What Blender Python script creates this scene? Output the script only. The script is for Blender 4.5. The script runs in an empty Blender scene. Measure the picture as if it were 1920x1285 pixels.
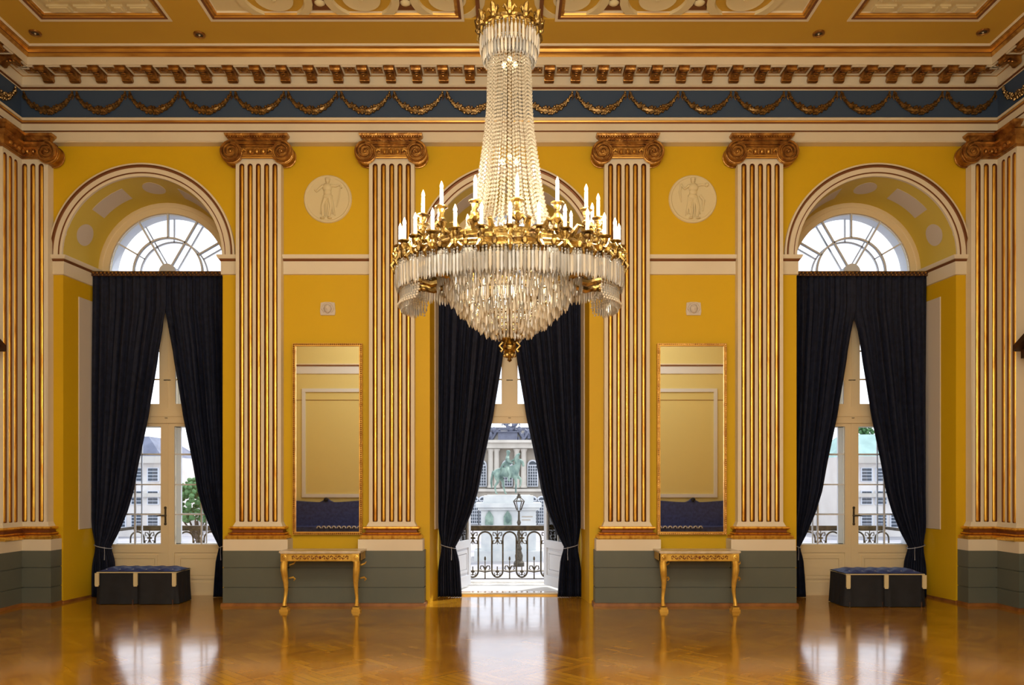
import bpy, bmesh, math, random
from mathutils import Vector
random.seed(7)
SC = bpy.context.scene
COL = SC.collection
PI = math.pi
F = 1430.0          # focal length in pixels of the 1920 px wide frame
EYE = 1.72

# ------------------------------------------------------------------ camera
cd = bpy.data.cameras.new('camera')
cam = bpy.data.objects.new('camera', cd); COL.objects.link(cam)
cam.location = (0, 0, EYE); cam.rotation_euler = (PI/2, 0, 0)
cd.sensor_width = 36; cd.lens = F/1920*36
cd.shift_x = 0.00234; cd.shift_y = 0.1383
cd.clip_start = 0.05; cd.clip_end = 900
SC.camera = cam

# ------------------------------------------------------------------ world, sun, lights, exposure
wd = bpy.data.worlds.new('sky'); SC.world = wd; wd.use_nodes = True
nt = wd.node_tree; nt.nodes.clear()
out = nt.nodes.new('ShaderNodeOutputWorld'); bg = nt.nodes.new('ShaderNodeBackground')
tc = nt.nodes.new('ShaderNodeTexCoord'); nz = nt.nodes.new('ShaderNodeTexNoise'); rp = nt.nodes.new('ShaderNodeValToRGB')
nz.inputs['Scale'].default_value = 3.0; nz.inputs['Detail'].default_value = 5
rp.color_ramp.elements[0].position = .38; rp.color_ramp.elements[0].color = (.74, .83, .96, 1)
rp.color_ramp.elements[1].position = .60; rp.color_ramp.elements[1].color = (.95, .97, 1, 1)
nt.links.new(tc.outputs['Generated'], nz.inputs['Vector']); nt.links.new(nz.outputs['Fac'], rp.inputs['Fac'])
nt.links.new(rp.outputs['Color'], bg.inputs['Color']); nt.links.new(bg.outputs[0], out.inputs[0])
bg.inputs['Strength'].default_value = 2.1

def light(name, kind, loc, energy, color, size=.1, rot=None, size_y=None):
    l = bpy.data.lights.new(name, kind); l.energy = energy; l.color = color
    if kind == 'AREA':
        l.size = size
        if size_y: l.shape = 'RECTANGLE'; l.size_y = size_y
    elif kind == 'SUN': l.angle = size
    else: l.shadow_soft_size = size
    o = bpy.data.objects.new(name, l); COL.objects.link(o); o.location = loc
    if rot: o.rotation_euler = rot
    return o
s = light('sun', 'SUN', (40, 60, 60), 3.6, (1, .96, .9), .01)
s.rotation_euler = Vector((-.45, -.50, -.95)).to_track_quat('-Z', 'Y').to_euler()
# warm light of the hall: three added area fills in the unseen rear half, and the big chandelier's own candles further down
light('rear_overhead_fill', 'AREA', (0, 1.6, 7.4), 250, (1, .93, .81), 9.0, (0, 0, 0), 2.5)  # added soft overhead fill, no modelled fitting
light('rear_fill', 'AREA', (0, -.35, 3.6), 340, (1, .92, .80), 4.4, (PI/2, 0, 0), 4.4)  # added fill behind the camera, also gives the gilding something bright to reflect
light('rear_wall_fill', 'AREA', (0, 2.6, 7.2), 190, (1, .93, .82), 11.0, (math.radians(-38), 0, 0), .6)  # added to brighten the rear wall as the mirrors show it

SC.view_settings.view_transform = 'Standard'; SC.view_settings.look = 'None'
SC.view_settings.exposure = 0.0; SC.view_settings.gamma = 1.0
SC.view_settings.use_curve_mapping = False
SC.cycles.max_bounces = 9; SC.cycles.transmission_bounces = 6; SC.cycles.transparent_max_bounces = 12
SC.cycles.sample_clamp_indirect = 4.0; SC.cycles.caustics_reflective = False; SC.cycles.caustics_refractive = False
SC.cycles.use_denoising = True

# ------------------------------------------------------------------ materials
def srgb(r, g, b):
    return tuple(((c/255)/12.92 if c/255 <= .04045 else ((c/255+.055)/1.055)**2.4) for c in (r, g, b)) + (1,)
def mat(name, col, rough=.6, metal=0, var=None, vscale=3, stretch=(1, 1, 1), bump=0, bscale=20, coat=0, spec=None, emit=0, trans=0, ramp=(.35, .65), detail=4):
    m = bpy.data.materials.new(name); m.use_nodes = True
    n = m.node_tree; b = n.nodes['Principled BSDF']
    b.inputs['Base Color'].default_value = col; b.inputs['Roughness'].default_value = rough; b.inputs['Metallic'].default_value = metal
    if coat: b.inputs['Coat Weight'].default_value = coat; b.inputs['Coat Roughness'].default_value = .08
    if spec is not None: b.inputs['Specular IOR Level'].default_value = spec
    if emit: b.inputs['Emission Color'].default_value = col; b.inputs['Emission Strength'].default_value = emit
    if trans: b.inputs['Transmission Weight'].default_value = trans; b.inputs['IOR'].default_value = 1.5
    if var or bump:
        t = n.nodes.new('ShaderNodeTexCoord'); mp = n.nodes.new('ShaderNodeMapping'); mp.inputs['Scale'].default_value = stretch
        n.links.new(t.outputs['Object'], mp.inputs['Vector'])
    if var:
        x = n.nodes.new('ShaderNodeTexNoise'); x.inputs['Scale'].default_value = vscale; x.inputs['Detail'].default_value = detail
        r = n.nodes.new('ShaderNodeValToRGB'); r.color_ramp.elements[0].color = col; r.color_ramp.elements[1].color = var
        r.color_ramp.elements[0].position, r.color_ramp.elements[1].position = ramp
        n.links.new(mp.outputs[0], x.inputs['Vector']); n.links.new(x.outputs['Fac'], r.inputs['Fac']); n.links.new(r.outputs[0], b.inputs['Base Color'])
    if bump:
        x = n.nodes.new('ShaderNodeTexNoise'); x.inputs['Scale'].default_value = bscale; x.inputs['Detail'].default_value = 3
        u = n.nodes.new('ShaderNodeBump'); u.inputs['Strength'].default_value = bump; u.inputs['Distance'].default_value = .02
        n.links.new(mp.outputs[0], x.inputs['Vector']); n.links.new(x.outputs['Fac'], u.inputs['Height']); n.links.new(u.outputs[0], b.inputs['Normal'])
    return m
M = {}
M['yellow'] = mat('yellow_wall_paint', srgb(216, 176, 22), .55, var=srgb(211, 170, 24), vscale=.6, spec=.3)
M['paleyellow'] = mat('pale_yellow_paint', srgb(212, 188, 78), .6, spec=.3)
M['cream'] = mat('cream_stucco', srgb(228, 217, 196), .6, spec=.3, var=srgb(222, 210, 188), vscale=1.2)
M['stucco'] = mat('white_relief_stucco', srgb(220, 206, 166), .7, spec=.2)
M['greywhite'] = mat('grey_white_panel', srgb(206, 196, 186), .6, spec=.3)
M['grey'] = mat('grey_green_dado', srgb(98, 103, 95), .45, var=srgb(92, 98, 91), vscale=2, spec=.4)
M['blue'] = mat('slate_blue_frieze', srgb(60, 78, 106), .6, spec=.3)
M['gold'] = mat('gilding', (1, .64, .12, 1), .34, .9, var=(.62, .26, .04, 1), vscale=4, stretch=(6, 6, .8), ramp=(.46, .74))
M['goldtrim'] = mat('gilded_moulding', (.72, .42, .10, 1), .4, .85, var=(.45, .22, .05, 1), vscale=3, stretch=(.6, 4, 4), ramp=(.4, .7))
M['bronze'] = mat('darkened_gilding', (.56, .30, .08, 1), .34, .85, var=(.24, .10, .03, 1), vscale=9, bump=.4, bscale=30)
M['bole'] = mat('reddish_brown_groove', (.20, .055, .015, 1), .5, .35)
M['brownline'] = mat('brown_gilt_line', (.22, .085, .03, 1), .5, .4)
M['brass'] = mat('ormolu', (.48, .32, .09, 1), .32, .95, var=(.10, .055, .02, 1), vscale=22, bump=.3, bscale=60)
M['navy'] = mat('navy_curtain_cloth', srgb(28, 34, 56), .75, var=srgb(20, 24, 42), vscale=14, bump=.25, bscale=50, spec=.25)
M['bluevelvet'] = mat('blue_velvet', srgb(52, 72, 140), .6, var=srgb(34, 50, 108), vscale=12, bump=.3, bscale=30, spec=.6)
M['skirt'] = mat('dark_navy_skirt', srgb(26, 29, 38), .8, var=srgb(20, 23, 31), vscale=9)
M['braid'] = mat('cream_braid', srgb(214, 200, 160), .7)
M['silver'] = mat('silvery_cord', srgb(150, 156, 176), .5, .2)
M['framewhite'] = mat('cream_white_joinery', srgb(226, 208, 172), .45, spec=.4)
M['coolwhite'] = mat('cool_white_paint', srgb(214, 218, 226), .5)  # also on inner bars and open leaves, where the tone stands for daylight
M['iron'] = mat('dark_iron', srgb(52, 46, 38), .5, .4, var=srgb(88, 78, 62), vscale=12)
M['darkwood'] = mat('dark_brown_wood', srgb(70, 38, 18), .5, var=srgb(45, 24, 12), vscale=8)
M['baseboard'] = mat('oak_skirting', srgb(150, 98, 46), .5, var=srgb(120, 74, 30), vscale=6)
M['marble'] = mat('pale_marble_top', srgb(225, 212, 190), .25, var=srgb(200, 184, 160), vscale=7)
M['candle'] = mat('ivory_candle_sleeve', srgb(250, 240, 215), .5, emit=.35)
M['flame'] = mat('glowing_candle_bulb', (1, .80, .50, 1), .4, emit=9)
M['bulb'] = mat('warm_inner_bulb', (1, .78, .46, 1), .4, emit=7)
M['pane_dark'] = mat('dark_window_glass', srgb(60, 70, 82), .15)
M['patina'] = mat('green_patina_bronze', srgb(146, 168, 154), .6, var=srgb(78, 102, 98), vscale=1.2)
M['plinth'] = mat('pale_grey_stone', srgb(206, 208, 206), .7, var=srgb(186, 190, 192), vscale=.8)
M['sandstone'] = mat('grey_sandstone', srgb(176, 166, 152), .8, var=srgb(156, 148, 138), vscale=.4)
M['lightstone'] = mat('light_sandstone', srgb(206, 200, 190), .8, var=srgb(190, 184, 174), vscale=.5)
M['slate'] = mat('blue_grey_slate', srgb(112, 116, 134), .6, var=srgb(90, 94, 112), vscale=.6)
M['copper'] = mat('green_copper_roof', srgb(150, 184, 176), .6, var=srgb(124, 158, 152), vscale=.5)
M['render'] = mat('pale_render', srgb(226, 220, 212), .8, var=srgb(214, 206, 198), vscale=.3)
M['leaf'] = mat('tree_leaves', srgb(86, 130, 74), .7, var=srgb(60, 100, 56), vscale=2, bump=.6, bscale=3)
M['trunk'] = mat('tree_bark', srgb(80, 66, 52), .8)
M['cobble'] = mat('light_cobbles', srgb(176, 172, 172), .8, var=srgb(146, 144, 150), vscale=.25)
M['balcony'] = mat('balcony_stone', srgb(214, 212, 208), .7, var=srgb(196, 194, 192), vscale=2)
M['rearwall'] = mat('muted_yellow_paint', srgb(216, 204, 140), .6)

def crystal_mat():
    m = mat('cut_crystal', (1, .97, .90, 1), .06, trans=.72); b = m.node_tree.nodes['Principled BSDF']
    b.inputs['IOR'].default_value = 1.55; b.inputs['Specular IOR Level'].default_value = .7
    return m
M['crystal'] = crystal_mat()
M['beads'] = mat('crystal_beads', (.92, .82, .66, 1), .12, trans=.45)
M['strand'] = mat('strand_crystal', (.66, .57, .42, 1), .14, trans=.5)
M['goldwood'] = mat('gilded_wood', (.90, .60, .12, 1), .35, .55, var=(.62, .36, .06, 1), vscale=8)
def glass_mat():
    m = bpy.data.materials.new('window_glass'); m.use_nodes = True; n = m.node_tree; n.nodes.clear()
    o = n.nodes.new('ShaderNodeOutputMaterial'); mx = n.nodes.new('ShaderNodeMixShader'); t = n.nodes.new('ShaderNodeBsdfTransparent')
    g = n.nodes.new('ShaderNodeBsdfGlossy'); g.inputs['Roughness'].default_value = .03; fr = n.nodes.new('ShaderNodeFresnel')
    t.inputs['Color'].default_value = (.95, .97, 1, 1)
    n.links.new(fr.outputs[0], mx.inputs[0]); n.links.new(t.outputs[0], mx.inputs[1]); n.links.new(g.outputs[0], mx.inputs[2]); n.links.new(mx.outputs[0], o.inputs[0])
    return m
M['glass'] = glass_mat()
M['mirror'] = mat('silvered_mirror', (.88, .87, .82, 1), .015, 1)
def floor_mat():
    m = bpy.data.materials.new('oak_parquet'); m.use_nodes = True; n = m.node_tree; b = n.nodes['Principled BSDF']
    L = n.links.new; N = n.nodes.new
    t = N('ShaderNodeTexCoord')
    mp = N('ShaderNodeMapping'); mp.inputs['Rotation'].default_value = (0, 0, PI/4); L(t.outputs['Object'], mp.inputs['Vector'])
    ck = N('ShaderNodeTexChecker'); ck.inputs['Scale'].default_value = 1.9; L(mp.outputs[0], ck.inputs['Vector'])
    br = N('ShaderNodeTexBrick'); br.inputs['Scale'].default_value = 1.0; br.inputs['Brick Width'].default_value = .52; br.inputs['Row Height'].default_value = .085
    br.inputs['Mortar Size'].default_value = .0022; br.inputs['Color1'].default_value = srgb(196, 146, 36); br.inputs['Color2'].default_value = srgb(172, 122, 28); br.inputs['Mortar'].default_value = srgb(112, 58, 18)
    m2 = N('ShaderNodeMapping'); m2.inputs['Rotation'].default_value = (0, 0, PI/2); L(mp.outputs[0], m2.inputs['Vector'])
    b2 = N('ShaderNodeTexBrick'); b2.inputs['Scale'].default_value = 1.0; b2.inputs['Brick Width'].default_value = .52; b2.inputs['Row Height'].default_value = .085
    b2.inputs['Mortar Size'].default_value = .0022; b2.inputs['Color1'].default_value = srgb(188, 136, 33); b2.inputs['Color2'].default_value = srgb(164, 114, 26); b2.inputs['Mortar'].default_value = srgb(112, 58, 18)
    L(mp.outputs[0], br.inputs['Vector']); L(m2.outputs[0], b2.inputs['Vector'])
    mx = N('ShaderNodeMix'); mx.data_type = 'RGBA'; L(ck.outputs['Fac'], mx.inputs[0]); L(br.outputs['Color'], mx.inputs[6]); L(b2.outputs['Color'], mx.inputs[7])
    nz = N('ShaderNodeTexNoise'); nz.inputs['Scale'].default_value = 1.1; nz.inputs['Detail'].default_value = 6; L(t.outputs['Object'], nz.inputs['Vector'])
    m3 = N('ShaderNodeMix'); m3.data_type = 'RGBA'; m3.blend_type = 'MULTIPLY'; m3.inputs[0].default_value = .55
    cr = N('ShaderNodeValToRGB'); cr.color_ramp.elements[0].position = .3; cr.color_ramp.elements[0].color = (.60, .52, .44, 1); cr.color_ramp.elements[1].position = .7; cr.color_ramp.elements[1].color = (1, 1, 1, 1)
    L(nz.outputs['Fac'], cr.inputs['Fac']); L(mx.outputs[2], m3.inputs[6]); L(cr.outputs[0], m3.inputs[7]); L(m3.outputs[2], b.inputs['Base Color'])
    n2 = N('ShaderNodeTexNoise'); n2.inputs['Scale'].default_value = 5; n2.inputs['Detail'].default_value = 4; L(t.outputs['Object'], n2.inputs['Vector'])
    mr = N('ShaderNodeMapRange'); mr.inputs[3].default_value = .10; mr.inputs[4].default_value = .20; L(n2.outputs['Fac'], mr.inputs[0]); L(mr.outputs[0], b.inputs['Roughness'])
    bp = N('ShaderNodeBump'); bp.inputs['Strength'].default_value = .05; bp.inputs['Distance'].default_value = .02; L(n2.outputs['Fac'], bp.inputs['Height']); L(bp.outputs[0], b.inputs['Normal'])
    b.inputs['Specular IOR Level'].default_value = .6
    b.inputs['Coat Weight'].default_value = .45; b.inputs['Coat Roughness'].default_value = .09
    return m
M['floor'] = floor_mat()

# ------------------------------------------------------------------ mesh helpers
class MB:
    def __init__(s): s.v = []; s.f = []; s.mi = []; s.m = 0
    def add(s, vs, fs):
        k = len(s.v); s.v += [tuple(p) for p in vs]
        for q in fs: s.f.append(tuple(i+k for i in q)); s.mi.append(s.m)
        return s
    def box(s, x0, x1, y0, y1, z0, z1):
        v = [(x, y, z) for x in (x0, x1) for y in (y0, y1) for z in (z0, z1)]
        return s.add(v, [(0, 1, 3, 2), (4, 6, 7, 5), (0, 4, 5, 1), (2, 3, 7, 6), (0, 2, 6, 4), (1, 5, 7, 3)])
    def lathe(s, cx, cy, prof, n=16, sx=1, sy=1, cap=True):
        vs = []; fs = []
        for r, z in prof:
            for i in range(n):
                a = 2*PI*i/n; vs.append((cx+r*sx*math.cos(a), cy+r*sy*math.sin(a), z))
        for j in range(len(prof)-1):
            for i in range(n):
                k = (i+1) % n; fs.append((j*n+i, j*n+k, (j+1)*n+k, (j+1)*n+i))
        if cap:
            fs.append(tuple(range(n))); fs.append(tuple((len(prof)-1)*n+i for i in range(n)))
        return s.add(vs, fs)
    def ball(s, c, r, n=8, m=6):
        if not hasattr(r, '__len__'): r = (r, r, r)
        vs = [(c[0], c[1], c[2]-r[2])]; fs = []
        for j in range(1, m):
            t = -PI/2+PI*j/m
            for i in range(n):
                a = 2*PI*i/n; vs.append((c[0]+r[0]*math.cos(t)*math.cos(a), c[1]+r[1]*math.cos(t)*math.sin(a), c[2]+r[2]*math.sin(t)))
        vs.append((c[0], c[1], c[2]+r[2]))
        for i in range(n):
            k = (i+1) % n; fs.append((0, 1+k, 1+i)); fs.append((len(vs)-1, 1+(m-2)*n+i, 1+(m-2)*n+k))
            for j in range(m-2): fs.append((1+j*n+i, 1+j*n+k, 1+(j+1)*n+k, 1+(j+1)*n+i))
        return s.add(vs, fs)
    def tube(s, pts, r, n=6, closed=False):
        pts = [Vector(p) for p in pts]; N = len(pts); vs = []; fs = []
        rr = r if hasattr(r, '__len__') else [r]*N
        up = None
        for i, p in enumerate(pts):
            if closed: t = pts[(i+1) % N]-pts[i-1]
            else: t = pts[min(i+1, N-1)]-pts[max(i-1, 0)]
            if t.length < 1e-9: t = Vector((0, 0, 1))
            t.normalize()
            if up is None: up = Vector((0, 1, 0)) if abs(t.y) < .9 else Vector((1, 0, 0))
            a = t.cross(up)
            if a.length < 1e-6: a = t.cross(Vector((1, 0, .3)))
            a.normalize(); b = a.cross(t); b.normalize(); up = b
            for k in range(n):
                w = 2*PI*k/n; vs.append(p+(a*math.cos(w)+b*math.sin(w))*rr[i])
        for i in range(N if closed else N-1):
            j = (i+1) % N
            for k in range(n):
                l = (k+1) % n; fs.append((i*n+k, i*n+l, j*n+l, j*n+k))
        if not closed: fs.append(tuple(range(n))); fs.append(tuple((N-1)*n+k for k in range(n)))
        return s.add(vs, fs)
    def plate(s, poly, y0, y1, axis='y'):
        """2-D outline (x,z) given thickness along y; axis 'x': outline (y,z) with thickness along x; 'z': outline (x,y)"""
        n = len(poly)
        def P(a, b, t): return {'y': (a, t, b), 'x': (t, a, b), 'z': (a, b, t)}[axis]
        vs = [P(a, b, y0) for a, b in poly]+[P(a, b, y1) for a, b in poly]
        fs = [tuple(range(n)), tuple(range(2*n-1, n-1, -1))]+[(i, i+n, (i+1) % n+n, (i+1) % n) for i in range(n)]
        return s.add(vs, fs)
    def sweep(s, path, prof, mats=None, scale=None):
        """profile [(q, z)] carried along an xy path; q is measured to the right of the direction of travel; scale: factor of q per path edge"""
        n = len(path); ed = []
        for i in range(n-1):
            d = Vector((path[i+1][0]-path[i][0], path[i+1][1]-path[i][1])).normalized(); ed.append(Vector((d.y, -d.x)))
        sc = scale or [1]*(n-1); off = []
        for i in range(n):
            if i == 0: off.append(ed[0]*sc[0])
            elif i == n-1: off.append(ed[-1]*sc[-1])
            else:
                a, b = ed[i-1], ed[i]; A, B = sc[i-1], sc[i]; det = a.x*b.y-a.y*b.x
                off.append(a*A if abs(det) < 1e-5 else Vector(((A*b.y-B*a.y)/det, (a.x*B-b.x*A)/det)))
        k = len(prof)
        vs = [(path[i][0]+off[i].x*q, path[i][1]+off[i].y*q, z) for i in range(n) for q, z in prof]
        keep = s.m
        for j in range(k-1):
            s.m = mats[j] if mats else keep
            s.add([vs[i*k+jj] for i in range(n) for jj in (j, j+1)], [(2*i, 2*i+1, 2*i+3, 2*i+2) for i in range(n-1)])
        s.m = keep
        return s
    def ring(s, cx, cz, prof, rx=1, rz=1, a0=0, a1=PI, n=48, mats=None):
        """profile [(radius, y)] carried along an arc in the xz plane"""
        k = len(prof); keep = s.m; n_ = n+1; full = abs(a1-a0-2*PI) < 1e-6
        A = [a0+(a1-a0)*i/n for i in range(n_)]
        for j in range(k-1):
            s.m = mats[j] if mats else keep
            vs = [(cx+r*rx*math.cos(a), y, cz+r*rz*math.sin(a)) for a in A for r, y in prof[j:j+2]]
            s.add(vs, [(2*i, 2*i+1, 2*i+3, 2*i+2) for i in range(n)])
        s.m = keep
        return s
    def build(s, name, m, parent=None, origin=None, mirror=False, angle=35, weld=True):
        if origin is None:
            origin = Vector((0, 0, 0)); p = parent
            while p is not None: origin = origin+p.location; p = p.parent
        origin = Vector(origin)
        me = bpy.data.meshes.new(name)
        k = -1 if mirror else 1
        me.from_pydata([(k*x-origin.x, y-origin.y, z-origin.z) for x, y, z in s.v], [], s.f)
        for q in (m if isinstance(m, (list, tuple)) else [m]): me.materials.append(M[q])
        me.polygons.foreach_set('material_index', s.mi)
        b = bmesh.new(); b.from_mesh(me)
        if weld: bmesh.ops.remove_doubles(b, verts=b.verts, dist=1e-5)
        bmesh.ops.recalc_face_normals(b, faces=b.faces); b.to_mesh(me); b.free()
        me.polygons.foreach_set('use_smooth', [True]*len(me.polygons)); me.set_sharp_from_angle(angle=math.radians(angle))
        me.update()
        o = bpy.data.objects.new(name, me); COL.objects.link(o)
        if parent is not None: o.parent = parent
        return o
def tag(o, label=None, cat=None, group=None, kind=None):
    if label: o['label'] = label
    if cat: o['category'] = cat
    if group: o['group'] = group
    if kind: o['kind'] = kind
    return o
def empty(name, loc, label=None, cat=None, group=None, kind=None):
    o = bpy.data.objects.new(name, None); COL.objects.link(o); o.location = loc; o.empty_display_size = .1
    return tag(o, label, cat, group, kind)
def kids(o): return [c for c in bpy.data.objects if c.parent == o]
def copy_tree(o, parent=None, loc=None):
    c = o.copy(); COL.objects.link(c); c.parent = parent
    if loc is not None: c.location = loc
    for ch in kids(o): copy_tree(ch, c)
    return c
def Z(y, d): return EYE+(908-y)*d/F
def X(x, d): return (x-955.5)*d/F

WY = 11.0            # face of the window wall
SIDE = 7.08          # side walls
CEIL = 7.72
WIN = (-5.288, 0.0, 5.288)
SPR = 5.02           # springing height
BACKY = 11.82

# ------------------------------------------------------------------ room shell
def opening(c, hw, rz, n=24):
    pts = [(c-hw, 0)]
    for i in range(n+1):
        a = PI-PI*i/n; pts.append((c+hw*math.cos(a), SPR-(.02 if hw < 1.1 else 0)+rz*math.sin(a)))
    pts.append((c+hw, 0)); return pts
def wall_with_openings():
    b = MB(); lay = []
    for y, hw in ((WY, 1.15), (BACKY, 1.06), (12.25, 1.06)):
        out = [(-SIDE-.3, 0)]
        for c in WIN: out += opening(c, hw, hw)
        out += [(SIDE+.3, 0), (SIDE+.3, CEIL+.2), (-SIDE-.3, CEIL+.2)]
        lay.append([(x, y, z) for x, z in out])
    n = len(lay[0]); vs = lay[0]+lay[1]+lay[2]; fs = [tuple(range(n)), tuple(range(2*n, 3*n))]
    m = len(opening(0, 1, 1)); rev = []
    for k in range(2):
        for i in range(n): fs.append((k*n+i, k*n+(i+1) % n, (k+1)*n+(i+1) % n, (k+1)*n+i))
    b.add(vs, fs)
    # arch soffits are a paler yellow
    for i in range(2, len(b.f)):
        j = (i-2) % n
        for q in range(3):
            s0 = 1+q*m
            if s0+1 <= j < s0+m-2: b.mi[i] = 1
    return b
o = wall_with_openings().build('wall_back', ['yellow', 'paleyellow'], weld=False); tag(o, kind='structure')
b = MB().box(-SIDE-.3, -SIDE, -.9, 12.25, 0, CEIL+.2); tag(b.build('wall_left', 'yellow'), kind='structure')
b = MB().box(SIDE, SIDE+.3, -.9, 12.25, 0, CEIL+.2); tag(b.build('wall_right', 'yellow'), kind='structure')
b = MB().box(-SIDE-.3, SIDE+.3, -.9, -.6, 0, CEIL+.2); tag(b.build('wall_front', 'rearwall'), kind='structure')
b = MB().box(-SIDE-.3, SIDE+.3, -.9, 12.25, -.3, 0); tag(b.build('floor', 'floor'), kind='structure')
# ceiling with gilt-framed sunk panels
cel = empty('ceiling', (0, 5, CEIL), kind='structure')
b = MB().box(-SIDE-.3, SIDE+.3, -.9, 12.25, CEIL+.16, CEIL+.4); b.build('ceiling_slab', 'paleyellow', cel)
panels = [(-6.04, -4.40), (-3.83, -.46), (-.34, .34), (.46, 3.83), (4.40, 6.04)]
PY1, PY0 = 9.84, 5.9
b = MB()
xs = [-SIDE-.3]+[v for p in [(-6.04, -4.40), (-3.83, 3.83), (4.40, 6.04)] for v in p]+[SIDE+.3]
b.box(-SIDE-.3, SIDE+.3, PY1, 12.25, CEIL, CEIL+.17); b.box(-SIDE-.3, SIDE+.3, -.9, PY0, CEIL, CEIL+.17)
for i in range(0, len(xs), 2): b.box(xs[i], xs[i+1], PY0, PY1, CEIL, CEIL+.17)
b.box(-.62, .62, PY0, PY1, CEIL+.02, CEIL+.17)
M['ceilyellow'] = mat('ochre_ceiling_paint', srgb(206, 166, 62), .6, spec=.3, var=srgb(198, 158, 60), vscale=.5)
b.build('ceiling_field', 'ceilyellow', cel)
for x0, x1 in [(-6.04, -4.40), (-3.83, -.62), (.62, 3.83), (4.40, 6.04)]:
    b = MB()
    b.sweep([(x0, PY0), (x1, PY0), (x1, PY1), (x0, PY1), (x0, PY0)], [(-0.0, CEIL+.1), (-.0, CEIL-.005), (.035, CEIL-.01), (.035, CEIL-.0)], [0, 0, 0])
    b.sweep([(x0, PY0), (x0, PY1), (x1, PY1), (x1, PY0), (x0, PY0)], [(0, CEIL), (.015, CEIL-.010), (.035, CEIL+.0), (.042, CEIL+.012), (.07, CEIL+.008), (.085, CEIL+.03), (.085, CEIL+.17)], [2, 2, 1, 1, 1, 0])
    b.build('panel_moulding', ['cream', 'goldtrim', 'brownline'], cel)
# reliefs inside the ceiling panels
for x0, x1 in [(-6.04, -4.40), (4.40, 6.04)]:
    b = MB().box(x0+.08, x1-.08, PY0+.08, PY1-.08, CEIL+.045, CEIL+.16)
    y = PY1-.12; row = 0
    while y > PY0+.5:
        x = x0+.2
        pat = [.28, .42, .14, .42, .2] if row % 2 == 0 else [.12, .42, .14, .42, .12]
        for w in pat[:]:
            if x+w > x1-.16: w = x1-.16-x
            if w > .05: b.box(x, x+w, y-.12, y, CEIL+.018, CEIL+.05); b.box(x+.03, x+w-.03, y-.10, y-.02, CEIL+.006, CEIL+.03)
            x += w+.06
        y -= .20; row += 1
    b.build('relief_panel', 'stucco', cel)
def rosette_panel(xa, xb, cxs):
    base = MB().box(xa+.08, xb-.08, PY0+.08, PY1-.08, CEIL+.055, CEIL+.16); base.build('relief_panel', 'stucco', cel)
    for cy in (9.46, 8.2, 7.0):
        for cx in cxs:
            b = MB()
            def disc(r0, r1, z0, z1, m, n=28):
                b.m = m; vs = []; fs = []
                for i in range(n):
                    a = 2*PI*i/n; c, s_ = math.cos(a), math.sin(a)
                    vs += [(cx+r0*c, cy+r0*s_, z0), (cx+r1*c, cy+r1*s_, z1)]
                for i in range(n): j = (i+1) % n; fs.append((2*i, 2*i+1, 2*j+1, 2*j))
                b.add(vs, fs)
            disc(.46, .47, CEIL+.055, CEIL+.012, 0); disc(.47, .37, CEIL+.012, CEIL+.012, 0); disc(.37, .36, CEIL+.012, CEIL+.05, 0)
            disc(.36, .24, CEIL+.05, CEIL+.05, 1); disc(.24, .235, CEIL+.05, CEIL+.012, 0); disc(.235, .20, CEIL+.012, CEIL+.02, 0); disc(.20, .0, CEIL+.02, CEIL+.02, 0)
            b.m = 0
            for k in range(8): a = k*PI/4; b.ball((cx+.09*math.cos(a), cy+.09*math.sin(a), CEIL+.04), (.04, .04, .02), 6, 4)
            b.ball((cx, cy, CEIL+.012), (.035, .035, .025), 6, 4)
            b.build('rosette', ['stucco', 'ceilyellow'], cel)
        for k in range(len(cxs)-1):
            mx = (cxs[k]+cxs[k+1])/2
            b = MB(); b.m = 1; b.box(mx-.13, mx+.13, cy+.02, cy+.22, CEIL+.05, CEIL+.06); b.m = 0
            b.plate([(mx-.15, cy+.22), (mx+.15, cy+.22), (mx+.11, cy+.12), (mx+.15, cy), (mx-.15, cy), (mx-.11, cy+.12)], CEIL+.06, CEIL+.1, 'z')
            b.m = 1; b.plate([(mx-.12, cy+.24), (mx+.12, cy+.24), (mx+.085, cy+.15), (mx-.085, cy+.15)], CEIL+.05, CEIL+.03, 'z'); b.m = 0
            b.ball((mx, cy+.12, CEIL+.06), (.075, .06, .05), 10, 6)
            b.build('coffer', ['stucco', 'brownline'], cel)
cx = [X(x, 9.42) for x in (511, 676, 838)]
rosette_panel(-3.83, -.62, [cx[0]-1.09+.28]+cx if False else cx)
rosette_panel(.62, 3.83, [-v for v in reversed(cx)])
b = MB()
for sx in (-1, 1):
    b.box(sx*.40-.025, sx*.40+.025, PY0, PY1, CEIL-.02, CEIL+.03)
b.build('centre_moulding', 'brownline', cel)
for i, (x, y) in enumerate([(66, 61), (374, 64), (1535, 62), (1843, 59)]):
    d = (CEIL-EYE)*F/(908-y); px = X(x, d)
    r = empty('ceiling_spotlight', (px, d, CEIL), ['small round ceiling spotlight nearest the left corner', 'small round ceiling spotlight between the left end panel and the middle panel', 'small round ceiling spotlight between the middle panel and the right end panel', 'small round ceiling spotlight nearest the right corner'][i], 'ceiling light', 'recessed spotlights in the ceiling')
    MB().lathe(px, d, [(.040, CEIL+.0), (.078, CEIL-.002), (.075, CEIL-.018), (.05, CEIL-.02), (.045, CEIL)], 20).build('rim', 'bronze', r)
    MB().lathe(px, d, [(.045, CEIL-.004), (.044, CEIL-.012)], 16).build('lens', 'iron', r)
    MB().ball((px, d, CEIL-.014), .014).build('lamp', 'marble', r)

# ------------------------------------------------------------------ entablature (trim_1) : architrave, frieze, cornice with modillions
FD = 10.87; FX = 6.96
path = [(-FX, -.6), (-FX, FD), (FX, FD), (FX, -.6)]
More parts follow.
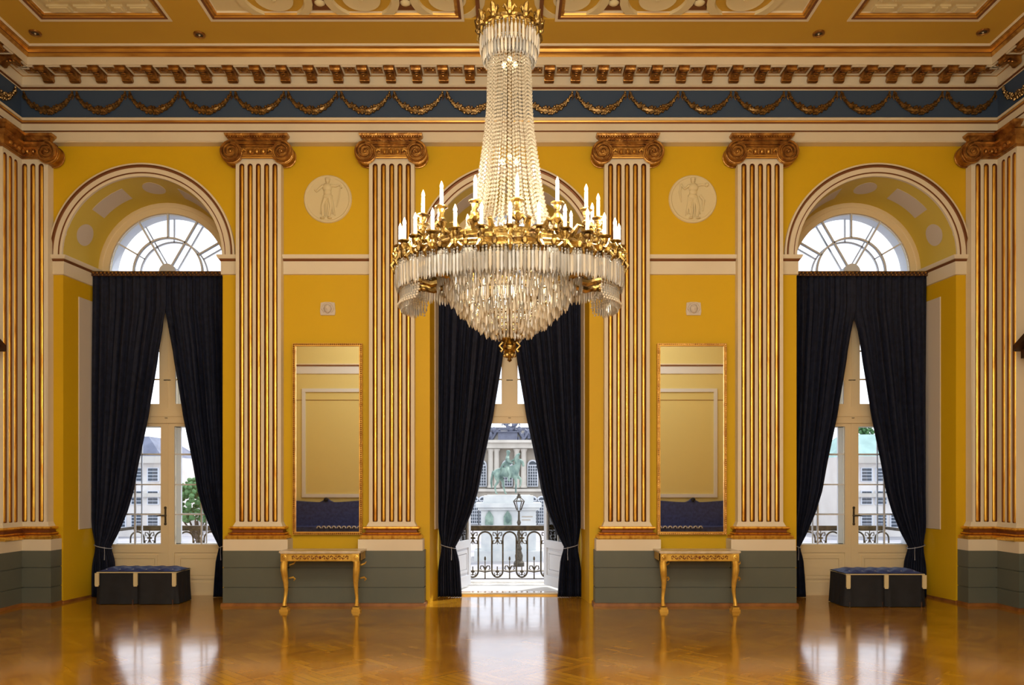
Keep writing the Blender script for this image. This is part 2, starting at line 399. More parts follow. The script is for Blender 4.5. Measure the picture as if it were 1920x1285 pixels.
# travelling +y on the left wall the room is on the right-hand side
SCL = [.87, 1, .87]
ent = empty('trim_1', (0, FD, 7), kind='structure')
def z_(y, q): return Z(y, FD-q)
arch = [(-.14, z_(267, 0)), (0, z_(267, 0)), (0.012, z_(265.5, 0)), (0.0, z_(264.5, 0)), (.0, z_(248.5, 0)), (.006, z_(248, 0)), (.006, z_(246, 0)), (.022, z_(245, .02)), (.022, z_(232.5, .02)), (.03, z_(232, .03)), (.045, z_(229, .045)), (.05, z_(226, .05)), (.07, z_(225, .07)), (.07, z_(220.5, .07)), (.0, z_(220, 0))]
MB().sweep(path, arch, [0, 0, 0, 0, 0, 1, 1, 0, 0, 1, 2, 0, 0, 0], SCL).build('architrave', ['cream', 'brownline', 'goldtrim'], ent)
zsof = EYE+5.785
MB().sweep(path, [(0, z_(221, 0)), (0, z_(169, 0))], [0], SCL).build('frieze', ['blue'], ent)
corn = [(0, z_(170, 0)), (.02, z_(169.5, .02)), (.02, z_(167.5, .02)), (.015, z_(167, .015)), (.015, z_(163.5, .015)), (.04, z_(163, .04)), (.07, z_(159, .07)), (.07, z_(143.5, .07)), (.08, z_(143, .07)), (.085, zsof-.005), (.09, zsof), (.365, zsof), (.37, EYE+5.775), (.375, EYE+5.88),
        (.37, EYE+5.882), (.39, EYE+5.905), (.41, EYE+5.915), (.41, EYE+5.93), (.43, EYE+5.965), (.465, EYE+5.972), (.47, EYE+5.976), (.485, EYE+5.982), (.49, EYE+6.0)]
MB().sweep(path, corn, [0, 0, 1, 1, 0, 0, 0, 2, 1, 0, 0, 0, 0, 1, 2, 2, 1, 2, 2, 1, 0, 0], SCL).build('cornice', ['cream', 'brownline', 'goldtrim'], ent)
def modillion(x, side=0, yy=0):
    b = MB()
    h = .062
    pr = [(FD-.085, zsof), (FD-.345, zsof), (FD-.35, zsof-.035), (FD-.32, zsof-.065), (FD-.27, zsof-.05), (FD-.2, zsof-.06), (FD-.15, zsof-.10), (FD-.10, zsof-.125), (FD-.085, zsof-.11)]
    b.plate(pr, -h, h, 'x')
    b.box(-h-.012, h+.012, FD-.36, FD-.08, zsof-.018, zsof+.001)
    b.tube([(-h-.006, FD-.32, zsof-.04), (h+.006, FD-.32, zsof-.04)], .03, 8)
    b.tube([(-h-.006, FD-.115, zsof-.085), (h+.006, FD-.115, zsof-.085)], .036, 8)
    for k in range(3): b.ball((0, FD-.30+.06*k, zsof-.062), (.045-.008*k, .03, .018), 6, 4)
    vs = []
    for (a, y, z) in b.v:
        if side == 0: vs.append((x+a, y, z))
        else: vs.append((side*(FX-(FD-y)*.87), yy+a, z))
    b.v = vs
    return b.build('modillion', 'bronze', ent)
mod0 = None
MP = .3505*1.0
pitch = 50*10.62/F
for k in range(18):
    for sg in (-1, 1):
        xx = sg*(pitch/2+pitch*k)
        if mod0 is None: mod0 = modillion(0); m = mod0
        else: m = mod0.copy(); COL.objects.link(m)
        m.location.x = xx
for sg in (-1, 1):
    for k in range(12): modillion(0, sg, FD-.55-pitch*k)
# sunk dark rosette boxes between the modillions
def coffer(x, side=0, yy=0):
    b = MB()
    b.m = 0
    x0, x1, y0, y1 = -.085, .085, -.10, .085
    cyy = FD-.215
    for (a, b_, c, d) in ((x0-.02, x0, y0, y1), (x1, x1+.02, y0, y1), (x0-.02, x1+.02, y0-.02, y0), (x0-.02, x1+.02, y1, y1+.02)): b.box(a, b_, cyy+c, cyy+d, zsof-.014, zsof+.002)
    b.m = 1; b.box(x0, x1, cyy+y0, cyy+y1, zsof-.003, zsof+.002); b.ball((0, cyy, zsof-.004), (.05, .05, .018), 8, 4)
    for k in range(6): b.ball((.05*math.cos(k*PI/3), cyy+.05*math.sin(k*PI/3), zsof-.004), (.025, .025, .012), 6, 4)
    if side: b.v = [(side*(FX-(FD-y)*.87), yy+a, z) for a, y, z in b.v]
    return b.build('soffit_rosette', ['cream', 'bronze'], ent)
cf0 = None
for k in range(-17, 18):
    if cf0 is None: cf0 = coffer(0); c = cf0
    else: c = cf0.copy(); COL.objects.link(c)
    c.location.x = k*pitch
for sg in (-1, 1):
    for k in range(5): coffer(0, sg, FD-.55-pitch*(k-.5))
    coffer(0).location.x = sg*(pitch*18+.01)

# ------------------------------------------------------------------ gilded garlands on the frieze
def garland_mesh(w):
    b = MB(); rnd = random.Random(5)
    top, bot = z_(176, 0), z_(209, 0)
    for i in range(74):
        t = (i+.5)/74; u = 2*t-1
        z = top-(top-bot)*(1-u*u)**.72
        th = .012+.040*(1-u*u)
        for k in range(2):
            b.ball((u*w/2*.97+rnd.uniform(-.01, .01), -.02-rnd.uniform(0, .02), z+rnd.uniform(-th, th)), rnd.uniform(.011, .021)+.004*(1-u*u), 6, 4)
    b.tube([((2*i/24-1)*w/2*.97, -.012, top-(top-bot)*(1-(2*i/24-1)**2)**.72) for i in range(25)], [.010+.030*(1-(2*i/24-1)**2) for i in range(25)], 8)
    for sx in (-1, 1):
        b.ball((sx*w/2*.98, -.02, top+.012), .018, 6, 4)
        b.tube([(sx*w/2*.98, -.015, top+.01), (sx*(w/2+.012), -.015, top-.05), (sx*(w/2-.01), -.015, top-.10)], [.008, .012, .003], 5)
    return b
GW = 99*FD/F
g0 = garland_mesh(GW*.93).build('garland', 'bronze', origin=(0, 0, 0)); used = False
M['garland'] = mat('tarnished_gold_leaf', (.32, .19, .065, 1), .34, .8, var=(.10, .055, .02, 1), vscale=30)
g0.data.materials.clear(); g0.data.materials.append(M['garland'])
ordn = ['first', 'second', 'third', 'fourth', 'fifth', 'sixth', 'seventh', 'eighth', 'ninth']
for sg, nm in ((-1, 'left'), (1, 'right')):
    for k in range(9):
        g = g0 if not used else g0.copy()
        if used: COL.objects.link(g)
        used = True
        xc = X(42+99*k+49.5, FD)
        g.location = (-xc if sg > 0 else xc, FD, 0)
        tag(g, f'dark gilded flower swag on the blue frieze, {ordn[k]} from the {nm} corner', 'garland', 'gilded swags along the blue frieze')
for sg, nm in ((-1, 'left'), (1, 'right')):
    g = g0.copy(); COL.objects.link(g); g.rotation_euler = (0, 0, sg*-PI/2); g.location = (sg*FX, FD-.50, 0)
    g.rotation_euler = (0, 0, PI/2 if sg < 0 else -PI/2)
    tag(g, f'dark gilded flower swag on the {nm} side wall frieze, next to the corner', 'garland', 'gilded swags along the blue frieze')

# ------------------------------------------------------------------ impost mouldings, arches
def impost_path(p, name):
    b = MB()
    b.sweep(p, [(0, Z(516, WY)), (.022, Z(515, WY)), (.022, Z(491, WY)), (.03, Z(490.5, WY)), (.045, Z(487, WY)), (.055, Z(486.5, WY)), (.075, Z(482, WY)), (.075, Z(480, WY)), (0, Z(479, WY))], [0, 0, 1, 1, 0, 0, 0, 0])
    o = b.build(name, ['cream', 'brownline']); tag(o, kind='structure')
A = 1.15; B = 1.06; by = BACKY-.03
impost_path([(-7.0, WY), (WIN[0]-A, WY), (WIN[0]-B, by)], 'trim_2')
impost_path([(WIN[0]+B, by), (WIN[0]+A, WY), (WIN[1]-A, WY), (WIN[1]-B, by)], 'trim_3')
impost_path([(WIN[1]+B, by), (WIN[1]+A, WY), (WIN[2]-A, WY), (WIN[2]-B, by)], 'trim_4')
impost_path([(WIN[2]+B, by), (WIN[2]+A, WY), (7.0, WY)], 'trim_5')
for i, c in enumerate(WIN):
    t = empty(f'trim_{6+i}', (c, WY, SPR), kind='structure')
    b = MB()
    b.ring(c, SPR, [(1.335, WY), (1.335, WY-.05), (1.31, WY-.055), (1.30, WY-.03), (1.275, WY-.025), (1.27, WY-.042), (1.205, WY-.04), (1.20, WY-.03), (1.19, WY-.03), (1.185, WY-.035), (1.15, WY-.03), (1.15, WY+.01)], 1, .985, n=64, mats=[0, 0, 1, 1, 0, 0, 1, 1, 0, 0, 0])
    b.build('archivolt', ['cream', 'brownline'], t)
    # painted panels in the arch soffit
    def soff(a, s, lift=.006):
        r = A+(B-A)*s; return (c+(r-lift)*math.cos(a), WY+(BACKY-WY)*s, SPR-.02*s+(r-lift)*math.sin(a))
    for a, kind in ((22, 'o'), (55, 'r'), (90, 'o'), (125, 'r'), (158, 'o')):
        a = math.radians(a); b = MB(); n = 24
        if kind == 'o': loop = [(a+.145*math.cos(k*2*PI/n), .42+.20*math.sin(k*2*PI/n)) for k in range(n)]
        else:
            loop = [(a-.24+.48*k/8, .25) for k in range(9)]+[(a+.24-.48*k/8, .60) for k in range(9)]
        v = [soff(p, s) for p, s in loop]; w = [soff(p, s, -.01) for p, s in loop]; n = len(v)
        ctr = soff(a, .42)
        if kind == 'o': b.add(v+[ctr], [(k, (k+1) % n, n) for k in range(n)])
        else: b.add(v, [(k, k+1, n-2-k, n-1-k) for k in range(8)])
        b.add(v+w, [(k, (k+1) % n, n+(k+1) % n, n+k) for k in range(n)])
        b.build('soffit_panel', 'greywhite', t)
    # raised strip panels on the two reveals
    for sg in (-1, 1):
        def rv(s, z, lift=.012): return (c+sg*(A+(B-A)*s-lift), WY+(BACKY-WY)*s, z)
        b = MB(); z0, z1 = 1.05, 4.50
        v = [rv(.40, z0), rv(.80, z0), rv(.80, z1), rv(.40, z1)]; w = [rv(.39, z0-.01, -.01), rv(.81, z0-.01, -.01), rv(.81, z1+.01, -.01), rv(.39, z1+.01, -.01)]
        b.add(v+w, [(0, 1, 2, 3), (0, 1, 5, 4), (1, 2, 6, 5), (2, 3, 7, 6), (3, 0, 4, 7)])
        b.build('reveal_panel', 'greywhite', t)
# skirting strips round the reveals
def skirting(p, name, sk=True):
    o = MB().sweep(p, [(0, .035), (.018, .03), (.022, 0.0)]).build(name, 'baseboard'); tag(o, kind='structure')
skirting([(-6.45, WY), (WIN[0]-A, WY), (WIN[0]-B, by)], 'baseboard_left')
skirting([(WIN[2]+B, by), (WIN[2]+A, WY), (6.45, WY)], 'baseboard_right')

# ------------------------------------------------------------------ grey dado (with fine joints) under the pilasters
DZ = Z(1033, 10.74); DY = 10.74
def dado_seg(b, x0, x1, y0, y1):
    g = .014
    for za, zb in ((.04, Z(1103, DY)), (Z(1103, DY)+g, Z(1066, DY)), (Z(1066, DY)+g, DZ)): b.box(x0, x1, y0, y1, za, zb)
    b.box(x0+.012, x1-.012, y0+.014, y1, .03, DZ-.01)
for i, sg in enumerate((-1, 1)):
    d = empty(f'trim_{9+i}', (sg*2.62, DY, 0), kind='structure')
    b = MB()
    for x0, x1, y in ((1.206, 2.13, DY), (2.13, 3.12, DY+.012), (3.12, 4.04, DY)): dado_seg(b, x0, x1, y, WY)
    b.build('dado', 'grey', d, mirror=sg < 0)
    b = MB()
    b.sweep([(4.06, WY), (4.06, DY-.0), (1.186, DY), (1.186, WY)][::-1] if False else [(1.206, WY), (1.206, DY), (4.04, DY), (4.04, WY)], [(0, .045), (.02, .04), (.025, 0)])
    b.build('dado_plinth', 'baseboard', d, mirror=sg < 0)
    d = empty(f'trim_{11+i}', (sg*6.7, DY, 0), kind='structure')
    b = MB(); dado_seg(b, 6.46, 6.868, DY, WY); dado_seg(b, 6.868, SIDE+.02, DY-.46, WY)
    dado_seg(b, 6.93, SIDE+.02, 7.2, DY-.46); b.build('dado', 'grey', d, mirror=sg < 0)
    b = MB(); b.sweep([(6.93, 7.2), (6.93, DY-.46), (6.868, DY-.46), (6.868, DY), (6.46, DY), (6.46, WY)][::-1], [(0, .045), (.02, .04), (.025, 0)])
    b.build('dado_plinth', 'baseboard', d, mirror=sg < 0)

# ------------------------------------------------------------------ pilasters
ZB0 = Z(1012, DY); ZS0 = Z(984, FD); ZS1 = Z(303, FD); ZTOP = Z(267, FD)
BASEP = [(0.0, ZB0), (.10, ZB0+.0), (.112, ZB0+.018), (.115, ZB0+.035), (.10, ZB0+.055), (.07, ZB0+.06), (.07, ZB0+.068), (.085, ZB0+.08), (.07, ZB0+.093), (.04, ZB0+.10), (.035, ZB0+.125), (.06, ZB0+.14), (.075, ZB0+.155), (.068, ZB0+.172), (.045, ZB0+.18), (.03, ZB0+.182), (.0, ZS0+.04)]
BASEM = [0, 0, 0, 0, 0, 1, 0, 0, 1, 1, 0, 0, 0, 0, 2, 2]
def stadium(cx, z0, z1, r, n=8):
    p = [(cx+r*math.cos(PI+PI*i/n), z0+r+r*math.sin(PI+PI*i/n)) for i in range(n+1)]
    p += [(cx+r*math.cos(PI*i/n), z1-r+r*math.sin(PI*i/n)) for i in range(n+1)]
    return p
def holed_face(b, x0, x1, z0, z1, y, holes, tr=lambda p: p):
    bm = bmesh.new()
    def loop(pts):
        vs = [bm.verts.new((p[0], y, p[1])) for p in pts]; return [bm.edges.new((vs[i], vs[(i+1) % len(vs)])) for i in range(len(vs))]
    es = loop([(x0, z0), (x1, z0), (x1, z1), (x0, z1)])
    for h in holes: es += loop(h)
    bmesh.ops.triangle_fill(bm, use_beauty=True, use_dissolve=False, edges=es, normal=(0, -1, 0))
    bm.verts.index_update()
    b.add([tr(tuple(v.co)) for v in bm.verts], [tuple(v.index for v in f.verts) for f in bm.faces]); bm.free()
FZ0, FZ1 = Z(981, FD), Z(307, FD)
FR = .036; DEP = .032
def flute(cx, y, tr=lambda p: p):
    """one sunk flute: brown groove with a gilded rod in it"""
    b = MB(); st = stadium(cx, FZ0, FZ1, FR); n = len(st)
    b.m = 1
    st2 = stadium(cx, FZ0+.006, FZ1-.006, FR-.006)
    b.add([tr((p[0], y+.001, p[1])) for p in st]+[tr((p[0], y+DEP, p[1])) for p in st2], [(i, (i+1) % n, n+(i+1) % n, n+i) for i in range(n)]+[tuple(range(n, 2*n))])
    b.m = 0; k = 10
    r = .0285; vs = []; zs = [FZ0+.012, FZ0+.018, FZ0+.03, FZ0+.05]+[FZ0+.05+(FZ1-FZ0-.1)*i/20 for i in range(1, 20)]+[FZ1-.05, FZ1-.03, FZ1-.018, FZ1-.012]
    rr = [.3, .65, .92, 1]+[1]*19+[1, .92, .65, .3]
    for z, q in zip(zs, rr):
        for i in range(k+1):
            a = PI*i/k; vs.append(tr((cx-r*q*math.cos(a), y+DEP-.034*q*math.sin(a), z)))
    m = k+1
    b.add(vs, [(j*m+i, j*m+i+1, (j+1)*m+i+1, (j+1)*m+i) for j in range(len(zs)-1) for i in range(k)]+[tuple(range(m)), tuple((len(zs)-1)*m+i for i in range(m))])
    return b
def volute(b, cx, cz, y0, y1, R, sg):
    """scroll in the xz plane with a spiral fillet on its face; sg gives the handedness"""
    b.lathe(0, 0, [], 3) if False else None
    n = 28
    disc = [(cx+R*math.cos(2*PI*i/n), cz+R*math.sin(2*PI*i/n)) for i in range(n)]
    b.plate(disc, y0+.012, y1)
    pts = []; rad = []
    for i in range(61):
        t = i/60; a = PI/2-sg*t*2*PI*2.6; r = (R-.012)*(1-t)**.9+.012
        pts.append((cx+r*math.cos(a), y0+.008-.012*t, cz+r*math.sin(a))); rad.append(.016*(1-t)+.006)
    b.tube(pts, rad, 6)
    b.ball((cx, y0+.0, cz), (.022, .018, .022), 8, 6)
    # bolster rings seen from the side
    for y in (y0+.05, y0+.08, y1-.02):
        b.tube([(cx+(R+.004)*math.cos(2*PI*i/n), y, cz+(R+.004)*math.sin(2*PI*i/n)) for i in range(n)], .010, 5, True)
def capital(parent, xc, hw, yf, mirror=False, corner=False):
    zc = Z(287, 10.82); R = .142
    if not corner:
        foot = [(xc-hw, WY), (xc-hw, yf), (xc+hw, yf), (xc+hw, WY)]
        vx = [(xc-.361, -1), (xc+.361, 1)]
        span = (xc-.36, xc+.36)
    else:
        foot = corner; vx = [(xc+.03, 1)]; span = None
    zt = ZTOP
    b = MB()   # abacus
    b.sweep(foot, [(0, Z(270, FD)), (.06, Z(268.5, FD)), (.075, Z(266, FD)), (.10, Z(262, FD)), (.115, Z(261, FD)), (.125, Z(257.5, FD)), (.125, Z(256.5, FD)), (0.04, Z(256.5, FD))])
    nb = 24
    if not corner:
        for i in range(nb): b.ball((xc-hw-.09+(2*hw+.18)*(i+.5)/nb, yf-.105, Z(262.5, FD)), .013, 6, 4)
    b.build('abacus', 'bronze', parent, mirror=mirror)
    if not corner:
        b = MB()   # channel between the scrolls
        b.box(span[0], span[1], yf-.085, yf, zc+R-.030, zc+R)
        b.tube([(span[0], yf-.08, zc+R-.006), (span[1], yf-.08, zc+R-.006)], .016, 6)
        b.tube([(span[0]+.1, yf-.06, zc+R-.05), (xc, yf-.06, zc+R-.055), (span[1]-.1, yf-.06, zc+R-.05)], .009, 6)
        b.box(span[0]+.08, span[1]-.08, yf-.05, yf+.02, zc-.055, zc+R-.02)
        b.build('scroll_channel', 'bronze', parent)
    else:
        b = MB(); b.sweep(foot, [(0, zc-.055), (.05, zc-.05), (.05, zc+R-.06), (.085, zc+R-.03), (.09, zc+R), (0, zc+R+.005)]); b.build('scroll_channel', 'bronze', parent, mirror=mirror)
    for vx_, sg in vx:
        b = MB(); volute(b, vx_, zc, yf-.115, yf+.12, R, sg); b.build('volute', 'bronze', parent, mirror=mirror)
    b = MB()   # egg and dart echinus and bead
    if not corner:
        for i in range(-2, 3):
            w = .092
            if abs(i) == 2: b.tube([(xc+i*w-.02, yf-.07, zc+.01), (xc+i*w, yf-.075, zc+.04), (xc+i*w+.03, yf-.07, zc+.02)], .016, 6)
            else:
                b.ball((xc+i*w, yf-.06, zc+.018), (.026, .03, .036), 8, 6)
            if i < 2: b.tube([(xc+(i+.5)*w, yf-.06, zc+.05), (xc+(i+.5)*w, yf-.065, zc-.02)], [.009, .005], 5)
        b.box(xc-hw+.05, xc+hw-.05, yf-.055, yf+.01, zc-.045, zc-.03)
        b.tube([(xc-hw+.03, yf-.03, Z(297, FD)), (xc+hw-.03, yf-.03, Z(297, FD))], .018, 8)
    else:
        # beads along both legs of the corner
        (ax, ay), (bx, by_), (cx_, cy_) = foot[1], foot[2], foot[3]
        for k in range(4): b.ball((bx+(cx_-bx)*(k+.5)/4.6, by_-.06, zc+.018), (.026, .03, .036), 8, 6)
        for k in range(4): b.ball((bx+.06, by_+(ay-by_)*(k+.8)/4.6, zc+.018), (.03, .026, .036), 8, 6)
        b.sweep(foot, [(0, Z(299, FD)), (.028, Z(297.5, FD)), (.028, Z(295, FD)), (0, Z(293, FD))])
    b.build('echinus', 'goldtrim' if not corner else 'bronze', parent, mirror=mirror)
def pilaster(xc):
    hw = 42.5*FD/F; yf = FD
    r = empty('pilaster', (xc, yf, ZB0-.15))
    PT = .118; cxs = [xc+PT*k for k in range(-2, 3)]
    b = MB(); holed_face(b, xc-hw, xc+hw, ZS0, ZTOP-.02, yf, [stadium(c, FZ0, FZ1, FR) for c in cxs])
    for x in (xc-hw, xc+hw): b.add([(x, yf, ZS0), (x, WY, ZS0), (x, WY, ZTOP-.02), (x, yf, ZTOP-.02)], [(0, 1, 2, 3)])
    b.build('shaft', 'cream', r)
    for c in cxs: flute(c, yf).build('flute', ['gold', 'bole'], r)
    foot = [(xc-hw, WY), (xc-hw, yf), (xc+hw, yf), (xc+hw, WY)]
    b = MB(); b.sweep(foot, BASEP, BASEM); b.build('base_moulding', ['gold', 'bole', 'cream'], r)
    b = MB().box(xc-.455, xc+.455, DY+.0, WY, DZ, ZB0); b.build('pedestal', 'cream', r)
    capital(r, xc, hw, yf)
    return r
P0 = pilaster(-3.58)
PN = ['fluted gilded pilaster with scroll capital, between the left window and the left mirror', 'fluted gilded pilaster between the left mirror and the middle window', 'fluted gilded pilaster between the middle window and the right mirror', 'fluted gilded pilaster with scroll capital, between the right mirror and the right window']
PG = 'gilded fluted pilasters on the window wall'
for i, x in enumerate((-3.58, -1.68, 1.675, 3.575)):
    p = P0 if i == 0 else copy_tree(P0)
    p.location.x = x; p.location.y = FD-.003; tag(p, PN[i], 'pilaster', PG)
def corner_pilaster(mirror):
    nm = 'right' if mirror else 'left'
    r = empty('corner_pilaster', ((1 if mirror else -1)*6.9, FD, ZB0-.15), f'folded gilded fluted pilaster filling the {nm} corner of the room', 'pilaster', 'gilded fluted pilasters on the window wall')
    sgn = -1   # modelled on the left, mirrored for the right
    x_out = -6.58; xk = -6.95
    foot = [(-SIDE, FD-.42), (xk, FD-.42), (xk, FD), (x_out, FD), (x_out, WY)]
    b = MB(); cA = [X(46, FD), X(61.5, FD), X(77, FD)]
    holed_face(b, xk, x_out, ZS0, ZTOP-.02, FD, [stadium(c, FZ0, FZ1, FR) for c in cA])
    b.add([(x_out, FD, ZS0), (x_out, WY, ZS0), (x_out, WY, ZTOP), (x_out, FD, ZTOP)], [(0, 1, 2, 3)])
    tr = lambda p: (xk-(p[1]-FD), FD-(p[0]-xk), p[2])   # turns the face onto the side wall
    cB = [xk+.135, xk+.25, xk+.365]
    holed_face(b, xk, xk+.42+.0, ZS0, ZTOP-.02, FD, [stadium(c, FZ0, FZ1, FR) for c in cB], tr)
    b.add([(xk, FD-.42, ZS0), (-SIDE, FD-.42, ZS0), (-SIDE, FD-.42, ZTOP), (xk, FD-.42, ZTOP)], [(0, 1, 2, 3)])
    b.build('shaft', 'cream', r, mirror=mirror)
    for c in cA: flute(c, FD).build('flute', ['gold', 'bole'], r, mirror=mirror)
    for c in cB: flute(c, FD, tr).build('flute', ['gold', 'bole'], r, mirror=mirror)
    b = MB(); b.sweep(foot, BASEP, BASEM); b.build('base_moulding', ['gold', 'bole', 'cream'], r, mirror=mirror)
    b = MB().box(-6.868-.0, -6.46, DY, WY, DZ, ZB0); b.box(-SIDE, -6.868, DY-.46, WY, DZ, ZB0); b.build('pedestal', 'cream', r, mirror=mirror)
    capital(r, x_out, 0, FD, mirror, corner=foot)
    r.location.y -= .003; r.location.x += -.003 if mirror else .003
corner_pilaster(False); corner_pilaster(True)

# ------------------------------------------------------------------ overdoor gables on the side walls, right at the frame edge
for sg, nm in ((-1, 'left'), (1, 'right')):
    r = empty('door_gable', (sg*SIDE, 9.2, 3.1), f'dark brown gabled door head jutting from the {nm} side wall', 'door head')
    b = MB(); y1, zb = 10.27, Z(655, 10.2)
    pr = [(y1, zb+.06), (y1-1.0, zb+.62), (y1-2.0, zb+.06), (y1-2.0, zb-.02), (y1-1.0, zb+.50), (y1, zb-.02)]
    b.plate(pr, -SIDE, -SIDE+.30, 'x'); b.plate([(y1-.04, zb), (y1-1.96, zb), (y1-1.96, zb-.12), (y1-.04, zb-.12)], -SIDE, -SIDE+.22, 'x')
    b.build('gable_moulding', 'darkwood', r, mirror=sg > 0)
    b = MB(); b.plate([(y1-.1, zb), (y1-1.0, zb+.5), (y1-1.9, zb)], -SIDE, -SIDE+.08, 'x'); b.build('gable_field', 'cream', r, mirror=sg > 0); r.location.x -= sg*.003

for i, sg in enumerate((-1, 1)):
    t = MB().box(SIDE-.012, SIDE+.01, 7.2, FD-.48, ZB0, ZTOP).build(f'trim_{15+i}', 'cream', mirror=sg < 0); tag(t, kind='structure')

# ------------------------------------------------------------------ medallions and masks
def medallion(xc, fig, label):
    zc = Z(374, WY); R = .335
    r = empty('medallion', (xc, WY, zc), label, 'medallion', 'round relief medallions on the piers')
    b = MB(); prof = [(R+.012, WY), (R+.012, WY-.010), (R, WY-.026), (R-.02, WY-.026), (R-.035, WY-.014), (0.001, WY-.014)]
    b.ring(xc, zc, prof, 1, 1, 0, 2*PI, 48); b.build('disc', 'stucco', r)
    b = MB(); y = WY-.018
    def el(x, z, rx, rz, ry=.018): b.ball((xc+x*fig, y-.006, zc+z), (rx*1.15, ry*1.9, rz*1.1), 10, 8)
    def limb(p, rad): b.tube([(xc+a*fig, y-.012, zc+c) for a, c in p], rad, 7)
    el(0, .262, .030, .036, .022); el(0, .285, .034, .02, .02)
    limb([(0, .23), (0, .205)], .016)
    el(-.005, .16, .062, .062, .024); el(.0, .09, .05, .06, .022); el(.005, .03, .062, .05, .022)
    if fig > 0:
        limb([(-.055, .19), (-.11, .15), (-.16, .10), (-.19, .13)], [.022, .018, .015, .010]); limb([(.055, .19), (.12, .18), (.18, .20), (.20, .15)], [.022, .018, .014, .016])
        limb([(.19, .19), (.165, .02), (.13, -.12)], [.008, .010, .006])
    else:
        limb([(-.055, .19), (-.12, .20), (-.20, .19)], [.022, .017, .013]); limb([(.055, .19), (.12, .14), (.17, .19)], [.022, .018, .013])
        el(-.2, .2, .025, .028); limb([(.17, .22), (.19, .10), (.17, -.05)], [.01, .016, .007])
        limb([(-.10, .05), (-.15, -.02), (-.14, -.18)], [.02, .022, .010])
    for k in range(9):
        x0 = -.055+.014*k; limb([(x0, .02), (x0*1.5+.012*math.sin(k*2.1), -.10), (x0*1.9, -.24+.02*math.cos(k))], [.013, .015, .006])
    limb([(-.03, .0), (-.075, -.12), (-.065, -.26)], [.036, .026, .012]); limb([(.03, 0), (.05, -.12), (.02, -.26)], [.036, .026, .012])
    el(-.075, -.275, .03, .012); el(.03, -.275, .03, .012)
    b.build('figure_relief', 'stucco', r)
medallion(X(615, WY), 1, 'round cream relief medallion of a draped figure above the left mirror')
medallion(X(1298.5, WY), -1, 'round cream relief medallion of a draped figure above the right mirror')
def mask(xc, label):
    zc = Z(580, WY)
    r = empty('wall_mask', (xc, WY, zc), label, 'wall ornament', 'small square mask reliefs')
    b = MB().plate([(xc-.10, zc-.09), (xc+.10, zc-.09), (xc+.11, zc-.04), (xc+.10, zc+.09), (xc+.04, zc+.10), (xc-.04, zc+.10), (xc-.10, zc+.09), (xc-.11, zc-.04)], WY-.02, WY); b.build('plaque', 'greywhite', r)
    b = MB(); b.ball((xc, WY-.03, zc), (.05, .035, .065), 12, 8); b.ball((xc, WY-.06, zc-.005), (.011, .014, .02), 6, 4)
    for s_ in (-1, 1):
        b.ball((xc+s_*.02, WY-.055, zc+.018), (.010, .008, .007), 6, 4); b.tube([(xc+s_*.05, WY-.03, zc+.05), (xc+s_*.075, WY-.025, zc), (xc+s_*.05, WY-.025, zc-.05)], [.018, .02, .01], 6)
    b.tube([(xc-.02, WY-.055, zc-.03), (xc, WY-.06, zc-.034), (xc+.02, WY-.055, zc-.03)], .006, 5)
    b.tube([(xc-.05, WY-.03, zc+.055), (xc, WY-.035, zc+.075), (xc+.05, WY-.03, zc+.055)], .018, 6)
    b.build('face', 'greywhite', r)
mask(X(615, WY), 'small pale square mask relief between the left medallion and the left mirror')
mask(X(1300, WY), 'small pale square mask relief between the right medallion and the right mirror')

# ------------------------------------------------------------------ mirrors
def mirror(x0, x1, label):
    d = 10.94; xa, xb = X(x0, d), X(x1, d); z1, z0 = Z(644, d), Z(1003, d)
    r = empty('wall_mirror', ((xa+xb)/2, d, z0), label, 'mirror', 'tall gilt-framed mirrors')
    w = .042
    b = MB()
    for (a, c, e, f) in ((xa, xa+w, z0, z1), (xb-w, xb, z0, z1), (xa+w, xb-w, z0, z0+w), (xa+w, xb-w, z1-w, z1)): b.box(a, c, d-.012, WY, e, f)
    b.build('frame', 'goldtrim', r)
    b = MB(); n = 92
    for i in range(n):
        z = z0+.02+(z1-z0-.04)*i/(n-1)
        for x in (xa+.016, xb-.016): b.ball((x, d-.014, z), (.011, .010, .013), 5, 4)
    for i in range(34):
        x = xa+.02+(xb-xa-.04)*i/33
        for z in (z0+.016, z1-.016): b.ball((x, d-.014, z), (.013, .010, .011), 5, 4)
    b.build('bead_border', 'bronze', r)
    b = MB().box(xa+w, xb-w, d+.006, d+.012, z0+w, z1-w); b.build('mirror_glass', 'mirror', r)
mirror(549, 679, 'tall narrow gilt-framed mirror above the left console table')
mirror(1232.5, 1362.5, 'tall narrow gilt-framed mirror above the right console table')

